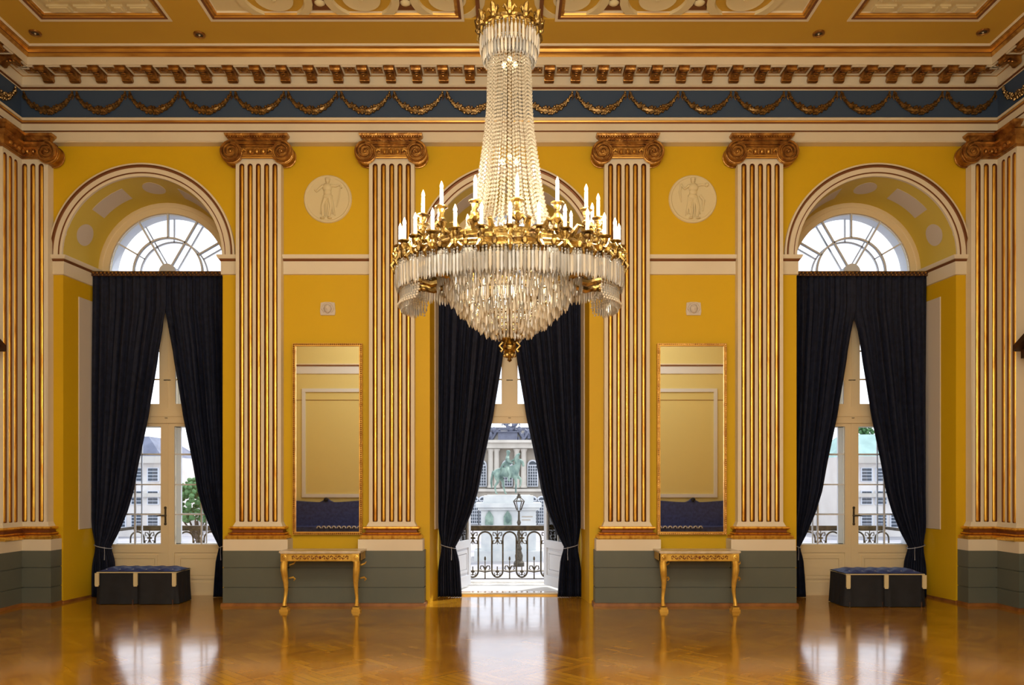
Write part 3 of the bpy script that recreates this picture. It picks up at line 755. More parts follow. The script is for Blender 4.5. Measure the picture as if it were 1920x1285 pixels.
# ------------------------------------------------------------------ console tables
def console(xc, label):
    r = empty('console_table', (xc, 10.5, 0), label, 'console table', 'gilded console tables')
    hw = 76*10.33/F; zt = Z(1034, 10.3); y0, y1 = 10.29, 10.74
    b = MB(); b.box(xc-hw, xc+hw, y0-.01, y1, zt-.022, zt); b.box(xc-hw+.012, xc+hw-.012, y0, y1, zt-.032, zt-.022); b.build('top', 'marble', r)
    ap = hw-.018; za = zt-.135
    b = MB(); b.box(xc-ap, xc+ap, y0+.02, y1, za, zt-.03)
    b.tube([(xc-ap, y0+.018, za+.006), (xc+ap, y0+.018, za+.006)], .008, 6); b.tube([(xc-ap, y0+.018, zt-.042), (xc+ap, y0+.018, zt-.042)], .008, 6)
    b.build('apron', 'goldwood', r)
    b = MB(); rnd = random.Random(3)
    for sg in (-1, 1):
        for k in range(7):
            x = xc+sg*(.03+k*.052); s_ = (-1)**k
            b.tube([(x, y0+.016, za+.05), (x+sg*.018, y0+.012, za+.05+s_*.022), (x+sg*.04, y0+.014, za+.05+s_*.008), (x+sg*.028, y0+.012, za+.05)], [.008, .007, .006, .004], 5)
            b.ball((x+sg*.03, y0+.014, za+.05-s_*.016), (.011, .007, .008), 6, 4)
    b.ball((xc, y0+.014, za+.05), (.018, .010, .022), 8, 6)
    b.build('scroll_relief', 'bole', r)
    for sg in (-1, 1):
        b = MB(); b.box(xc+sg*(ap-.045)-.045, xc+sg*(ap-.045)+.045, y0+.005, y0+.09, za-.005, zt-.032)
        n = 16; b.tube([(xc+sg*(ap-.045)+.026*math.cos(2*PI*i/n), y0+.002, za+.052+.028*math.sin(2*PI*i/n)) for i in range(n)], .007, 5, True)
        b.ball((xc+sg*(ap-.045), y0+.002, za+.052), (.014, .008, .016), 8, 5)
        b.build('corner_block', 'goldwood', r)
        # cabriole leg: knee forward and outward, in-swept ankle, scroll foot
        lx = xc+sg*(ap-.045)
        P = [(0, .05, za), (.006*sg, .035, za-.05), (.004*sg, .02, za-.12), (-.004*sg, .03, za-.20), (-.012*sg, .055, za-.30), (-.010*sg, .075, za-.40), (0, .07, za-.50), (.004*sg, .045, .10), (.0, .035, .065)]
        R_ = [.045, .046, .047, .042, .034, .027, .022, .026, .032]
        b = MB(); b.tube([(lx+a, y0+c, z) for a, c, z in P], R_, 10)
        b.tube([(lx-.03, y0+.03, za-.10), (lx+.03, y0+.03, za-.10)], .012, 6)
        lg = b.build('leg', 'goldwood', r)
        b = MB().box(lx-.058, lx+.058, y0-.015, y0+.10, 0, .028); b.box(lx-.045, lx+.045, y0-.005, y0+.09, .028, .055); b.build('foot_block', 'goldwood', lg)
        b = MB().tube([(lx+.05, y0+.09, za-.06), (lx+.095, y0+.14, za-.045), (lx+.11, y0+.17, za-.02)], [.012, .012, .004], 6); b.build('scroll_spur', 'goldwood', lg)
        b = MB()
        b.tube([(lx+.04, y0+.10, za-.24), (lx+.085, y0+.15, za-.235), (lx+.105, y0+.17, za-.26), (lx+.085, y0+.17, za-.285)], [.010, .014, .014, .006], 6)
        b.build('scroll_spur', 'goldwood', lg)
console(X(600, 10.3), 'gilded console table with curved legs standing below the left mirror')
console(X(1312, 10.3), 'gilded console table with curved legs standing below the right mirror')

# ------------------------------------------------------------------ windows with french doors
MZ = [Z(852, 11.8), Z(909, 11.8), Z(965, 11.8)]
GZ0, GZ1 = Z(1021, 11.8), Z(800, 11.8)
def leaf_parts(parent, hinge_x, y, sg, ang, with_handle, white=None):
    """door leaf hinged at hinge_x; local x runs from the hinge to the meeting edge"""
    W = .945; white = white or 'framewhite'; t = .03
    b = MB()
    hs = .03; ms = .105
    for (a, c) in ((0, hs), (W-ms, W)): b.box(a, c, -t, t, .03, 2.66)
    b.box(hs, W-ms, -t, t, GZ1, 2.66); b.box(hs, W-ms, -t, t, .03, .20); b.box(hs, W-ms, -t, t, .66, GZ0)
    b.box(hs, W-ms, -t*.4, t*.4, .20, .66)
    leaf = b.build('door_leaf', white, parent, origin=(0, 0, 0))
    leaf.location = (hinge_x-parent.location.x, y-parent.location.y, 0); leaf.rotation_euler = (0, 0, ang); leaf.scale = (-sg, 1, 1)
    def sub(bb, name, m):
        o = bb.build(name, m, None, origin=(0, 0, 0)); o.parent = leaf; return o
    b = MB().box(hs+.05, W-ms-.05, -t*.95, 0, .25, .30); b.box(hs+.05, W-ms-.05, -t*.95, 0, .57, .62); b.box(hs+.05, hs+.09, -t*.95, 0, .30, .57); b.box(W-ms-.09, W-ms-.05, -t*.95, 0, .30, .57)
    b.box(hs+.10, W-ms-.10, -t*.8, 0, .31, .56)
    sub(b, 'raised_panel', white)
    b = MB(); xm = (hs+W-ms)/2-.005
    for z in MZ: b.box(hs, W-ms, -.012, .012, z-.011, z+.011)
    b.box(xm-.011, xm+.011, -.013, .013, GZ0, GZ1)
    sub(b, 'glazing_bars', 'coolwhite')  # same paint as the leaf; the backlight is put into this cooler colour
    sub(MB().box(hs, W-ms, -.002, .002, GZ0, GZ1), 'glass', 'glass')
    if with_handle:
        b = MB(); hx = W-.03; hz = Z(967, 11.8)
        b.box(hx-.012, hx+.012, -t-.012, -t, hz-.13, hz+.12)
        for zz in (-.13, .12, 0): b.ball((hx, -t-.01, hz+zz), (.022, .012, .022), 8, 5)
        b.tube([(hx, -t-.03, hz), (hx-.05, -t-.045, hz+.002), (hx-.11, -t-.045, hz-.004)], [.012, .010, .009], 6)
        sub(b, 'handle', 'iron')
        b = MB().box(W-.012, W+.014, -t-.008, -t+.004, .03, 2.66); sub(b, 'cover_strip', white)
    return leaf
def fan_bars(b, c, y0, y1, cz, w=.011):
    def bar(a, r0, r1):
        a = math.radians(a); dx, dz = math.cos(a), math.sin(a); nx, nz_ = -dz*w, dx*w
        b.plate([(c+dx*r0+nx, cz+dz*r0+nz_), (c+dx*r1+nx, cz+dz*r1+nz_), (c+dx*r1-nx, cz+dz*r1-nz_), (c+dx*r0-nx, cz+dz*r0-nz_)], y0, y1)
    for a in (30, 60, 90, 120, 150): bar(a, .53, .93)
    for a in (60, 120): bar(a, .10, .53)
    b.ring(c, cz, [(.545, y0), (.545, y1), (.520, y1), (.520, y0), (.545, y0)], n=36)
def window(i, c, is_open):
    r = empty(f'window_{i+1}', (c, 11.82, 0), kind='structure')
    cz = 5.0; y0, y1 = 11.78, 11.86
    b = MB()
    b.ring(c, cz, [(1.07, y0), (1.05, y0-.01), (1.0, y0-.01), (.99, y0), (.905, y0), (.90, y0+.01), (.90, y1), (1.07, y1)], n=56)
    for sg in (-1, 1): b.box(*sorted((c+sg*.945, c+sg*1.075)), y0, y1, 0, cz)
    b.box(c-1.06, c+1.06, y0, y1, cz-.10, cz+.0); b.box(c-1.06, c+1.06, y0-.02, y1, 2.66, 2.90); b.box(c-1.06, c+1.06, y0-.035, y0, 2.76, 2.80)
    b.box(c-.945, c+.945, y0, y1, 0, .03)
    b.build('window_frame', 'framewhite', r)
    b = MB(); fan_bars(b, c, y0+.01, y1-.02, cz)
    b.lathe(0, 0, [], 3) if False else None
    n = 20; b.plate([(c+.125*math.cos(PI*k/n), cz+.125*math.sin(PI*k/n)) for k in range(n+1)], y0-.012, y1)
    b.build('fanlight_bars', 'coolwhite', r)  # cooler than the frame for a backlit look, not a second paint
    n = 32; b = MB().plate([(c+.90*math.cos(PI*k/n), cz+.90*math.sin(PI*k/n)) for k in range(n+1)], y0+.035, y0+.039); b.build('fanlight_glass', 'glass', r)
    b = MB(); fan_bars(b, c, 12.02, 12.05, cz, .009)
    b.ring(c, cz, [(.90, y1), (.90, 12.06), (1.07, 12.06)], n=40); b.box(c-1.06, c+1.06, 12.0, 12.06, cz-.1, cz)
    n = 20; b.plate([(c+.12*math.cos(PI*k/n), cz+.12*math.sin(PI*k/n)) for k in range(n+1)], 12.01, 12.06)
    b.box(c-.90, c+.90, y1, 12.06, cz-.06, cz)
    b.build('outer_fanlight', 'coolwhite', r)
    # upper casements
    b = MB(); t0, t1 = y0+.005, y1-.01
    b.box(c-.125, c+.125, t0, t1, 2.90, cz-.1)
    for sg in (-1, 1): b.box(*sorted((c+sg*.915, c+sg*.945)), t0, t1, 2.90, cz-.1)
    for sg in (-1, 1): b.box(*sorted((c+sg*.125, c+sg*.915)), t0+.002, t1-.002, 2.90, 2.96)
    b.box(c-.012, c+.012, t0-.012, t0, 2.9, cz-.1)
    for k in range(1, 5):
        z = 2.90+k*.44
        if z < 4.85: b.box(c-.93, c+.93, t0+.02, t1-.02, z-.011, z+.011)
    b.build('upper_casement', 'framewhite', r)
    b = MB().box(c-.92, c-.125, y0+.035, y0+.039, 2.96, cz-.1); b.box(c+.125, c+.92, y0+.035, y0+.039, 2.96, cz-.1); b.build('upper_glass', 'glass', r)
    b = MB().box(c-.05, c+.05, y0-.012, y0+.006, 3.32, 3.332); b.box(c-.02, c+.02, y0-.045, y0-.035, 2.735, 2.742); b.ball((c-.10, y0-.01, 4.05), .014, 6, 4); b.build('catch', 'iron', r)
    if is_open:
        leaf_parts(r, c-.945, 11.98, -1, math.radians(74), False, 'coolwhite'); leaf_parts(r, c+.945, 11.98, 1, math.radians(-69), False, 'coolwhite')  # whiter than the closed leaves: sky light put into their colour
        MB().box(c-1.06, c+1.06, 11.74, 11.86, 0, .018).build('threshold', 'goldtrim', r)
        b = MB().box(c-1.06, c-.945, y1, 12.06, 0, cz); b.box(c+.945, c+1.06, y1, 12.06, 0, cz); b.box(c-1.06, c+1.06, y1, 12.06, 2.68, 2.88); b.build('outer_frame', 'coolwhite', r)
    else:
        leaf_parts(r, c-.945, 11.82, -1, 0, i == 0); leaf_parts(r, c+.945, 11.82, 1, 0, i == 2)
        b = MB()
        for sg in (-1, 1):
            b.box(*sorted((c+sg*.0, c+sg*.115)), 12.01, 12.05, .03, 4.9); b.box(*sorted((c+sg*.90, c+sg*1.06)), 11.86, 12.06, 0, 5.0)
            b.box(*sorted((c+sg*.50, c+sg*.52)), 12.02, 12.04, GZ0, GZ1)
        for z in MZ: b.box(c-.93, c+.93, 12.02, 12.04, z-.010, z+.010)
        b.box(c-.93, c+.93, 12.01, 12.05, .03, GZ0); b.box(c-.93, c+.93, 12.01, 12.05, GZ1, 2.9)
        b.build('outer_door', 'coolwhite', r)
for i, c in enumerate(WIN): window(i, c, i == 1)

# ------------------------------------------------------------------ curtains
OFF = [(519, -2.6), (572, -2.6), (588, -1), (594, 0.5), (660, 12), (680, 14.5), (760, 28), (780, 31), (870, 50), (920, 59), (960, 71), (1000, 88), (1026, 102), (1050, 95), (1085, 92), (1119, 90)]
def off(y):
    for (a, p), (b_, q) in zip(OFF, OFF[1:]):
        if a <= y <= b_: return p+(q-p)*(y-a)/(b_-a)
    return OFF[-1][1]
CD = 11.6
def curtain(gc, outer, sg, label, grp, seed):
    """one hanging: outer edge straight, inner edge swept back to the cord; gc is where the pair meets"""
    rnd = random.Random(seed); zt, zb = Z(519, CD), .006
    r = empty('curtain', ((gc+outer)/2, CD, 0), label, 'curtain', grp)
    NU, NV = 110, 64; vs = []
    ph = [rnd.uniform(0, 6.28) for _ in range(4)]; nf = 9.5
    ytie = 1026
    ys = [519+(1119-519)*j/NV for j in range(NV+1)]
    for y in ys:
        z = Z(y, CD); z = max(z, zb)
        xi = gc+sg*off(y)*CD/F; f = min(1, abs(outer-xi)/abs(outer-gc))
        tie = math.exp(-((y-ytie)/26)**2)
        xo = outer-sg*tie*.05
        amp = (.020+.028*min(1, (y-519)/200))*(.55+.45*f)*(1-.35*tie)
        for i in range(NU+1):
            u = i/NU
            w = u+.012*math.sin(2*PI*3*u+ph[0]+y*.004)
            a = 2*PI*nf*w+ph[1]; fold = math.sin(a)+.35*math.sin(2.3*a+ph[2])
            bulge = .05*tie*math.sin(PI*u)
            ed_ = max(0, min(1, (u-.88)/.055))*max(0, min(1, (620-y)/28)); yy = CD-.02+amp*fold-bulge
            vs.append((xo+(xi-xo)*u+.006*math.cos(a)*(1-ed_), yy*(1-ed_)+(CD-.02+sg*.03)*ed_, z))
    n = NU+1
    b = MB().add(vs, [(j*n+i, j*n+i+1, (j+1)*n+i+1, (j+1)*n+i) for j in range(NV) for i in range(NU)])
    cl = b.build('curtain_cloth', 'navy', r, angle=80)
    so = cl.modifiers.new('thickness', 'SOLIDIFY'); so.thickness = .006
    zt = Z(1025, CD); xi = gc+sg*off(1026)*CD/F; xo = outer-sg*.05
    b = MB(); n = 28; cx = (xi+xo)/2; rx = abs(xi-xo)/2+.012
    b.tube([(cx+rx*math.cos(2*PI*k/n), CD-.02+.105*math.sin(2*PI*k/n), zt-.03*math.sin(PI*.5+2*PI*k/n)*-sg) for k in range(n)], .007, 6, True)
    b.tube([(xi+sg*.05, CD-.11, zt), (xi+sg*.045, CD-.115, zt-.08), (xi+sg*.05, CD-.11, zt-.20)], [.005, .004, .006], 6)
    b.build('tieback_cord', 'silver', r)
CG = 'dark navy curtains swept back from the windows'
for i, c in enumerate(WIN):
    gc = 0 if i == 1 else math.copysign(5.228, c); nm = ['left', 'middle', 'right'][i]
    L_, R_ = c-1.045, c+1.045
    if i == 1: L_, R_ = -1.083, 1.083
    curtain(gc, L_, -1, f'dark navy curtain tied back on the left side of the {nm} window', CG, 10+i)
    curtain(gc, R_, 1, f'dark navy curtain tied back on the right side of the {nm} window', CG, 20+i)
    r = empty('curtain_rail', (c, CD, Z(515, CD)), f'studded dark curtain rail across the {nm} window above its pair of curtains', 'curtain rail', 'studded curtain rails')
    z0, z1 = Z(519, CD), Z(511, CD)
    MB().box(L_, R_, CD-.045, CD+.02, z0, z1).build('rail', 'darkwood', r)
    b = MB(); n = 36
    for k in range(n):
        x = L_+.03+(R_-L_-.06)*k/(n-1); b.ball((x, CD-.052, (z0+z1)/2+.012), (.014, .012, .012), 6, 4); b.ball((x+.02, CD-.05, (z0+z1)/2-.018), (.008, .008, .008), 5, 4)
    b.build('studs', 'goldtrim', r)
    MB().tube([(L_, CD-.05, z1), (R_, CD-.05, z1)], .007, 6).build('rail_edge', 'brass', r)
    for sg in (-1, 1): MB().box(*sorted((c+sg*1.0, c+sg*1.075)), CD-.02, CD+.02, z0+.01, z1-.01).build('rail_bracket', 'iron', r)

# ------------------------------------------------------------------ skirted ottomans
def ottoman(x0, x1, y0, y1, label, seed):
    r = empty('ottoman', ((x0+x1)/2, (y0+y1)/2, 0), label, 'ottoman', 'skirted blue ottomans'); h = .47
    rnd = random.Random(seed)
    b = MB()   # skirt: gently flaring cloth with an inverted pleat at the middle and corners
    def rim(z):
        fl = .030*(1-z/h)**1.3; pts = []
        def side(ax, ay, bx, by_, nx, ny, n, pleats):
            for k in range(n):
                t = k/n; q = fl+.008*math.sin(t*23+seed)*(1-z/h)
                for p in pleats:
                    dd = abs(t-p)
                    if dd < .045: q -= .05*(1-dd/.045)*(.3+.7*(1-z/h))
                pts.append((ax+(bx-ax)*t+nx*q, ay+(by_-ay)*t+ny*q, z))
        side(x0, y0, x1, y0, 0, -1, 60, [0.001, .5, .999]); side(x1, y0, x1, y1, 1, 0, 24, [0.0, .999]); side(x1, y1, x0, y1, 0, 1, 60, [0.001, .5]); side(x0, y1, x0, y0, -1, 0, 24, [0, .999])
        return pts
    zs = [.008, .03, .10, .2, .3, .38, .43, h]
    rows = [rim(z) for z in zs]; n = len(rows[0])
    b.add([p for q in rows for p in q], [(j*n+i, j*n+(i+1) % n, (j+1)*n+(i+1) % n, (j+1)*n+i) for j in range(len(zs)-1) for i in range(n)]+[tuple((len(zs)-1)*n+i for i in range(n)), tuple(range(n))])
    b.build('skirt', 'skirt', r, angle=60)
    b = MB(); NX, NY = 56, 30; vs = []
    btn = [(x0+(x1-x0)*(i+.5+(.5 if j % 2 else 0))/6, y0+(y1-y0)*(j+.6)/3.2) for j in range(3) for i in range(6)]
    for j in range(NY+1):
        for i in range(NX+1):
            x = x0+(x1-x0)*i/NX; y = y0+(y1-y0)*j/NY
            e = min(i, NX-i, 6)/6, min(j, NY-j, 6)/6
            z = h-.005+.050*math.sin(e[0]*PI/2)*math.sin(e[1]*PI/2)
            for bx, by_ in btn: z -= .026*math.exp(-((x-bx)**2+(y-by_)**2)/.0022)
            vs.append((x, y, z))
    n = NX+1
    b.add(vs, [(j*n+i, j*n+i+1, (j+1)*n+i+1, (j+1)*n+i) for j in range(NY) for i in range(NX)])
    top = b.build('cushion_top', 'bluevelvet', r, angle=80)
    b = MB()
    for bx, by_ in btn:
        if x0+.05 < bx < x1-.05: b.ball((bx, by_, h+.022), (.014, .014, .007), 8, 5)
    b.build('buttons', 'silver', top)
    b = MB(); b.tube([(x0, y0, h-.015), (x1, y0, h-.015), (x1, y1, h-.015), (x0, y1, h-.015)], .008, 6, True)
    b.build('piping', 'braid', r)
    for x in (x0+.02, (x0+x1)/2, x1-.02):
        w = .028
        b = MB(); b.box(x-w, x+w, y0-.042, y0-.020, h-.195, h-.02); b.box(x-w*.8, x+w*.8, y0-.045, y0-.03, h-.21, h-.195); b.build('braid_tab', 'braid', r)
    for x in (x0+.05, (x0+x1)/2-.05, (x0+x1)/2+.05, x1-.05):
        MB().tube([(x, y0-.012, .0), (x, y0-.012, .07)], [.010, .014], 8).build('foot', 'darkwood', r)
ottoman(-5.90, -4.76, 10.90, 11.38, 'dark blue skirted ottoman with tufted top in front of the left window', 1)
ottoman(4.70, 5.80, 10.66, 11.20, 'dark blue skirted ottoman with tufted top in front of the right window', 2)

# ------------------------------------------------------------------ chandelier
CH = Vector((0, 5.6, 0)); cy = CH.y
def cz_(y): return EYE+(908-y)*5.6/F
px = 5.6/F
ch = empty('chandelier', (0, cy, cz_(678)), 'huge crystal chandelier with two rings of lit candles hanging in the middle', 'chandelier')
O = Vector(ch.location)
def chb(b, name, m, parent=None, angle=35):
    o = b.build(name, m, None, origin=O, angle=angle); o.parent = parent or ch; return o
# finial
b = MB().lathe(0, cy, [(.004, cz_(679)), (.018, cz_(676)), (.012, cz_(672)), (.034, cz_(667)), (.022, cz_(662)), (.048, cz_(656)), (.052, cz_(650)), (.030, cz_(645)), (.05, cz_(641)), (.075, cz_(638))], 16)
for k in range(6):
    a = k*PI/3; c_, s_ = math.cos(a), math.sin(a)
    b.tube([(.05*c_, cy+.05*s_, cz_(642)), (.075*c_, cy+.075*s_, cz_(649)), (.05*c_, cy+.05*s_, cz_(656)), (.065*c_, cy+.065*s_, cz_(660))], [.012, .010, .008, .012], 6)
    b.ball((.035*c_, cy+.035*s_, cz_(667)), .016, 6, 5)
chb(b, 'finial', 'brass')
# prism shape
def prism_mesh(L, w):
    b = MB(); n = 6
    b.lathe(0, 0, [(w*.25, 0), (w*.55, -.006), (w*.62, -L*.10), (w*.42, -L*.12), (w, -L*.16), (w, -L*.80), (w*.2, -L)], n)
    b.ball((0, 0, .010), w*.7, 6, 4)
    return b
def append(b, src, loc, rot=0, sc=1):
    c, s_ = math.cos(rot), math.sin(rot)
    b.add([(loc[0]+sc*(x*c-y*s_), loc[1]+sc*(x*s_+y*c), loc[2]+sc*z) for x, y, z in src.v], src.f)
# bowl tiers as one uncountable mass, the outer fringe prisms one by one
bowl = MB(); rnd = random.Random(9)
bowl.m = 0
tiers = [(124, 512, .13), (121, 524, .13), (114, 536, .13), (106, 548, .13), (97, 559, .125), (87, 570, .12), (77, 580, .12), (66, 589, .12), (55, 598, .11), (44, 606, .10), (33, 613, .09), (22, 620, .08)]
for k, (rp_, y, L) in enumerate(tiers):
    r = rp_*px; n = max(10, int(2*PI*r/.027)); src = prism_mesh(L, .0105)
    for i in range(n):
        a = 2*PI*(i+.5*(k % 2))/n; bowl.m = rnd.choice((0, 0, 1)); q = rnd.uniform(.96, 1.02)
        if rnd.random() > .06: append(bowl, src, (q*r*math.cos(a), cy+q*r*math.sin(a), cz_(y)+rnd.uniform(-.014, .014)), rnd.uniform(0, 1), rnd.uniform(.82, 1.05))
tag(chb(bowl, 'bowl_prisms', ['beads', 'crystal']), kind='stuff')
b = MB()
for rp_, y in ((124, 511), (114, 535), (97, 558), (77, 579), (55, 597), (33, 612), (20, 637)):
    n = 40; b.tube([(rp_*px*math.cos(2*PI*i/n), cy+rp_*px*math.sin(2*PI*i/n), cz_(y)) for i in range(n)], .006, 5, True)
for k in range(12):
    a = k*PI/6; b.tube([(rp_*px*math.cos(a), cy+rp_*px*math.sin(a), cz_(y)) for rp_, y in ((120, 505), (110, 536), (93, 559), (73, 580), (50, 600), (18, 636))], .005, 4)
chb(b, 'bowl_frame', 'brass')
# bead festoons above the bowl
b = MB(); 
for row, (rp_, y) in enumerate(((126, 500), (127, 504), (126, 508), (124, 515))):
    n = 120
    for i in range(n):
        a = 2*PI*i/n; b.ball((rp_*px*math.cos(a), cy+rp_*px*math.sin(a), cz_(y)-.02*abs(math.sin(a*8))), .011, 5, 4)
tag(chb(b, 'bead_festoons', 'beads'), kind='stuff')
# oval main ring
RX, RY = .815, .50; zr = cz_(500)
b = MB(); n = 96
prof = [(0, 0), (.018, .006), (.022, .02), (.012, .03), (.02, .045), (.012, .056), (-.012, .056), (-.014, 0), (0, 0)]
k = len(prof)
vs = [((RX+q)*math.cos(2*PI*i/n), cy+(RY+q)*math.sin(2*PI*i/n), zr+h) for i in range(n) for q, h in prof]
b.add(vs, [(i*k+j, i*k+j+1, ((i+1) % n)*k+j+1, ((i+1) % n)*k+j) for i in range(n) for j in range(k-1)])
for i in range(52):
    a = 2*PI*i/52; x, y = (RX+.02)*math.cos(a), cy+(RY+.02)*math.sin(a)
    b.ball((x, y, zr+.03), (.022, .022, .026), 6, 5); b.tube([(x, y, zr+.05), (x*1.02, cy+(y-cy)*1.02, zr+.075), (x*1.005, cy+(y-cy)*1.005, zr+.10)], [.014, .012, .003], 5)
chb(b, 'main_ring', 'brass')
b = MB(); r2x, r2y = .56, .40
for (ax_, ay_, zz) in ((r2x, r2y, cz_(478)), (.50, .44, cz_(505))):
    vs = [((ax_+q)*math.cos(2*PI*i/n), cy+(ay_+q)*math.sin(2*PI*i/n), zz+h*1.3) for i in range(n) for q, h in prof]
    b.add(vs, [(i*k+j, i*k+j+1, ((i+1) % n)*k+j+1, ((i+1) % n)*k+j) for i in range(n) for j in range(k-1)])
for i in range(28):    # acanthus leaves standing on the inner ring
    a = 2*PI*i/28; c_, s_ = math.cos(a), math.sin(a)
    b.tube([(r2x*.92*c_, cy+r2y*.92*s_, cz_(482)), (r2x*1.0*c_, cy+r2y*1.0*s_, cz_(460)), (r2x*1.1*c_, cy+r2y*1.1*s_, cz_(446)), (r2x*1.18*c_, cy+r2y*1.18*s_, cz_(450))], [.02, .026, .018, .004], 8)
chb(b, 'inner_ring', 'brass')
# swan shaped brackets under the ring
def bracket(a):
    c_, s_ = math.cos(a), math.sin(a); b = MB()
    def p(r, y): return (RX*r*c_, cy+RY*r*s_, cz_(y))
    b.tube([p(.60, 530), p(.72, 538), p(.84, 532), p(.92, 520), p(.98, 506)], [.03, .026, .022, .018, .014], 7)
    b.tube([p(.58, 512), p(.66, 506), p(.72, 512), p(.74, 524)], [.03, .034, .026, .012], 7)
    b.tube([p(.76, 530), p(.84, 516), p(.80, 508), p(.76, 514)], [.018, .02, .014, .006], 6)
    for q in range(5): b.ball(p(.66+.05*q, 536), (.026, .026, .018), 6, 4)
    return b
for k_ in range(12): chb(bracket(2*PI*(k_+.5)/12), 'bracket', 'brass')
# individual prisms of the outer fringe
pm = prism_mesh(.175, .0125)
P0_ = pm.build('crystal_prism', 'crystal', None, origin=(0, 0, 0)); P0_.parent = ch
NP = 100
fr = MB()
for i in range(NP*2):
    a = 2*PI*(i/2)/NP-PI/2; x, y = (RX+.012)*math.cos(a), (RY+.012)*math.sin(a)
    if i % 2 == 0:
        o = P0_ if i == 0 else P0_.copy()
        if i: COL.objects.link(o); o.parent = ch
        o.location = (x, y, zr-.012-O.z+rnd.uniform(-.006, .006)); o.rotation_euler = (rnd.uniform(-.03, .03), rnd.uniform(-.03, .03), rnd.uniform(0, 1))
    else: fr.m = rnd.choice((0, 1)); append(fr, pm, (x, cy+y, zr-.014+rnd.uniform(-.01, .01)), rnd.uniform(0, 1), rnd.uniform(.9, 1.04)); fr.m = 0
for i in range(150):     # lower fringe of the two side lobes of the ring
    a = 2*PI*i/150
    if abs(math.cos(a)) < .80: continue
    x, y = (RX-.02)*math.cos(a), (RY-.02)*math.sin(a)
    append(fr, pm, (x, cy+y, cz_(548)), a, .45+.4*min(1, (abs(math.cos(a))-.80)/.1))
pm2 = prism_mesh(.19, .012)
for i in range(120):
    a = 2*PI*i/120; fr.m = rnd.choice((0, 1)); append(fr, pm2, (.60*math.cos(a), cy+.44*math.sin(a), cz_(484)), rnd.uniform(0, 1)); fr.m = 0
for i in range(90):
    a = 2*PI*i/90; append(fr, pm2, (.53*math.cos(a), cy+.46*math.sin(a), cz_(500)), a)
tag(chb(fr, 'fringe_prisms', ['crystal', 'beads']), kind='stuff')
b = MB()   # bead nets hanging in bags under the outer ring
for i in range(130):
    a = 2*PI*i/130
    if abs(math.cos(a)) < .78: continue
    for j in range(9):
        t = j/8; rr = 1-.035*math.sin(PI*t); b.ball((RX*rr*math.cos(a+.01*(j % 2)), cy+RY*rr*math.sin(a+.01*(j % 2)), cz_(536)-.012*j*1.6), .0095, 5, 3)
tag(chb(b, 'bead_net', 'beads'), kind='stuff')
# arms with candles
def candle_arm(x, y, zc, hz, hr, tall):
    """arm from the inner ring to a drip pan at (x,y,zc)"""
    b = MB(); l = math.hypot(x, y) or 1; ux, uy = x/l, y/l
    s0 = hr/l
    P = [(x*s0, y*s0, hz), (x*(s0*.6+.4), y*(s0*.6+.4), hz-.03), (x*(s0*.3+.7), y*(s0*.3+.7), hz-.02), (x*.97, y*.97, zc-.16), (x, y, zc-.11)]
    b.tube([(a, cy+c, z) for a, c, z in P], [.016, .014, .014, .018, .012], 6)
    for t in (-1, 1):     # acanthus sprigs either side of the stem
        nx, ny = -uy*t, ux*t
        b.tube([(x, cy+y, zc-.13), (x+nx*.035, cy+y+ny*.035, zc-.10), (x+nx*.058, cy+y+ny*.058, zc-.125), (x+nx*.045, cy+y+ny*.045, zc-.155)], [.014, .017, .014, .006], 6)
    b.tube([(x, cy+y, zc-.13), (x+ux*.04, cy+y+uy*.04, zc-.105), (x+ux*.065, cy+y+uy*.065, zc-.14), (x+ux*.05, cy+y+uy*.05, zc-.17)], [.014, .018, .014, .006], 6)
    arm = chb(b, 'candle_arm', 'brass')
    b = MB().lathe(x, cy+y, [(.010, zc-.115), (.026, zc-.10), (.030, zc-.078), (.018, zc-.062), (.014, zc-.05), (.026, zc-.03), (.028, zc-.015), (.020, zc-.006), (.046, zc+.0), (.048, zc+.006), (.018, zc+.008), (.017, zc+.016)], 12)
    chb(b, 'drip_pan', 'brass', arm)
    ca = chb(MB().lathe(x, cy+y, [(.0125, zc+.008), (.0125, zc+tall), (.008, zc+tall+.004)], 10), 'candle', 'candle')
    chb(MB().lathe(x, cy+y, [(.006, zc+tall), (.0125, zc+tall+.012), (.0125, zc+tall+.024), (.007, zc+tall+.042), (.001, zc+tall+.056)], 8), 'candle_bulb', 'flame', ca)
for i in range(26):
    a = 2*PI*i/26-PI/2+.005; candle_arm(.80*math.cos(a), .50*math.sin(a), cz_(468), cz_(480), .50, .115)
for i in range(14):
    a = 2*PI*i/14-PI/2+.08; candle_arm(.65*math.cos(a), .42*math.sin(a), cz_(416), cz_(455), .36, .13)
# column of bead strands
prof = [(38, 104), (40, 150), (41, 200), (45, 250), (52, 300), (58, 345), (65, 385), (75, 420), (88, 452)]
def rad(y):
    for (r0, a), (r1, c) in zip(prof, prof[1:]):
        if a <= y <= c: return (r0+(r1-r0)*(y-a)/(c-a))*px
    return prof[-1][0]*px
b = MB(); y = 104
while y < 452:
    t = (y-104)/348; b.ball((0, 0, 0), 0, 3, 2) if False else None
    z = cz_(y); r = rad(y); s_ = .0105+.0035*t
    vs = [(r+s_, 0, z), (r, s_, z), (r-s_, 0, z), (r, -s_, z), (r, 0, z+s_*1.15), (r, 0, z-s_*1.15)]
    b.add(vs, [(0, 1, 4), (1, 2, 4), (2, 3, 4), (3, 0, 4), (1, 0, 5), (2, 1, 5), (3, 2, 5), (0, 3, 5)]); y += (2.35*s_)/px
b.v = [(x, y, z-O.z) for x, y, z in b.v]
s0 = b.build('bead_strand', 'strand', None, origin=(0, 0, 0), angle=10); s0.parent = ch
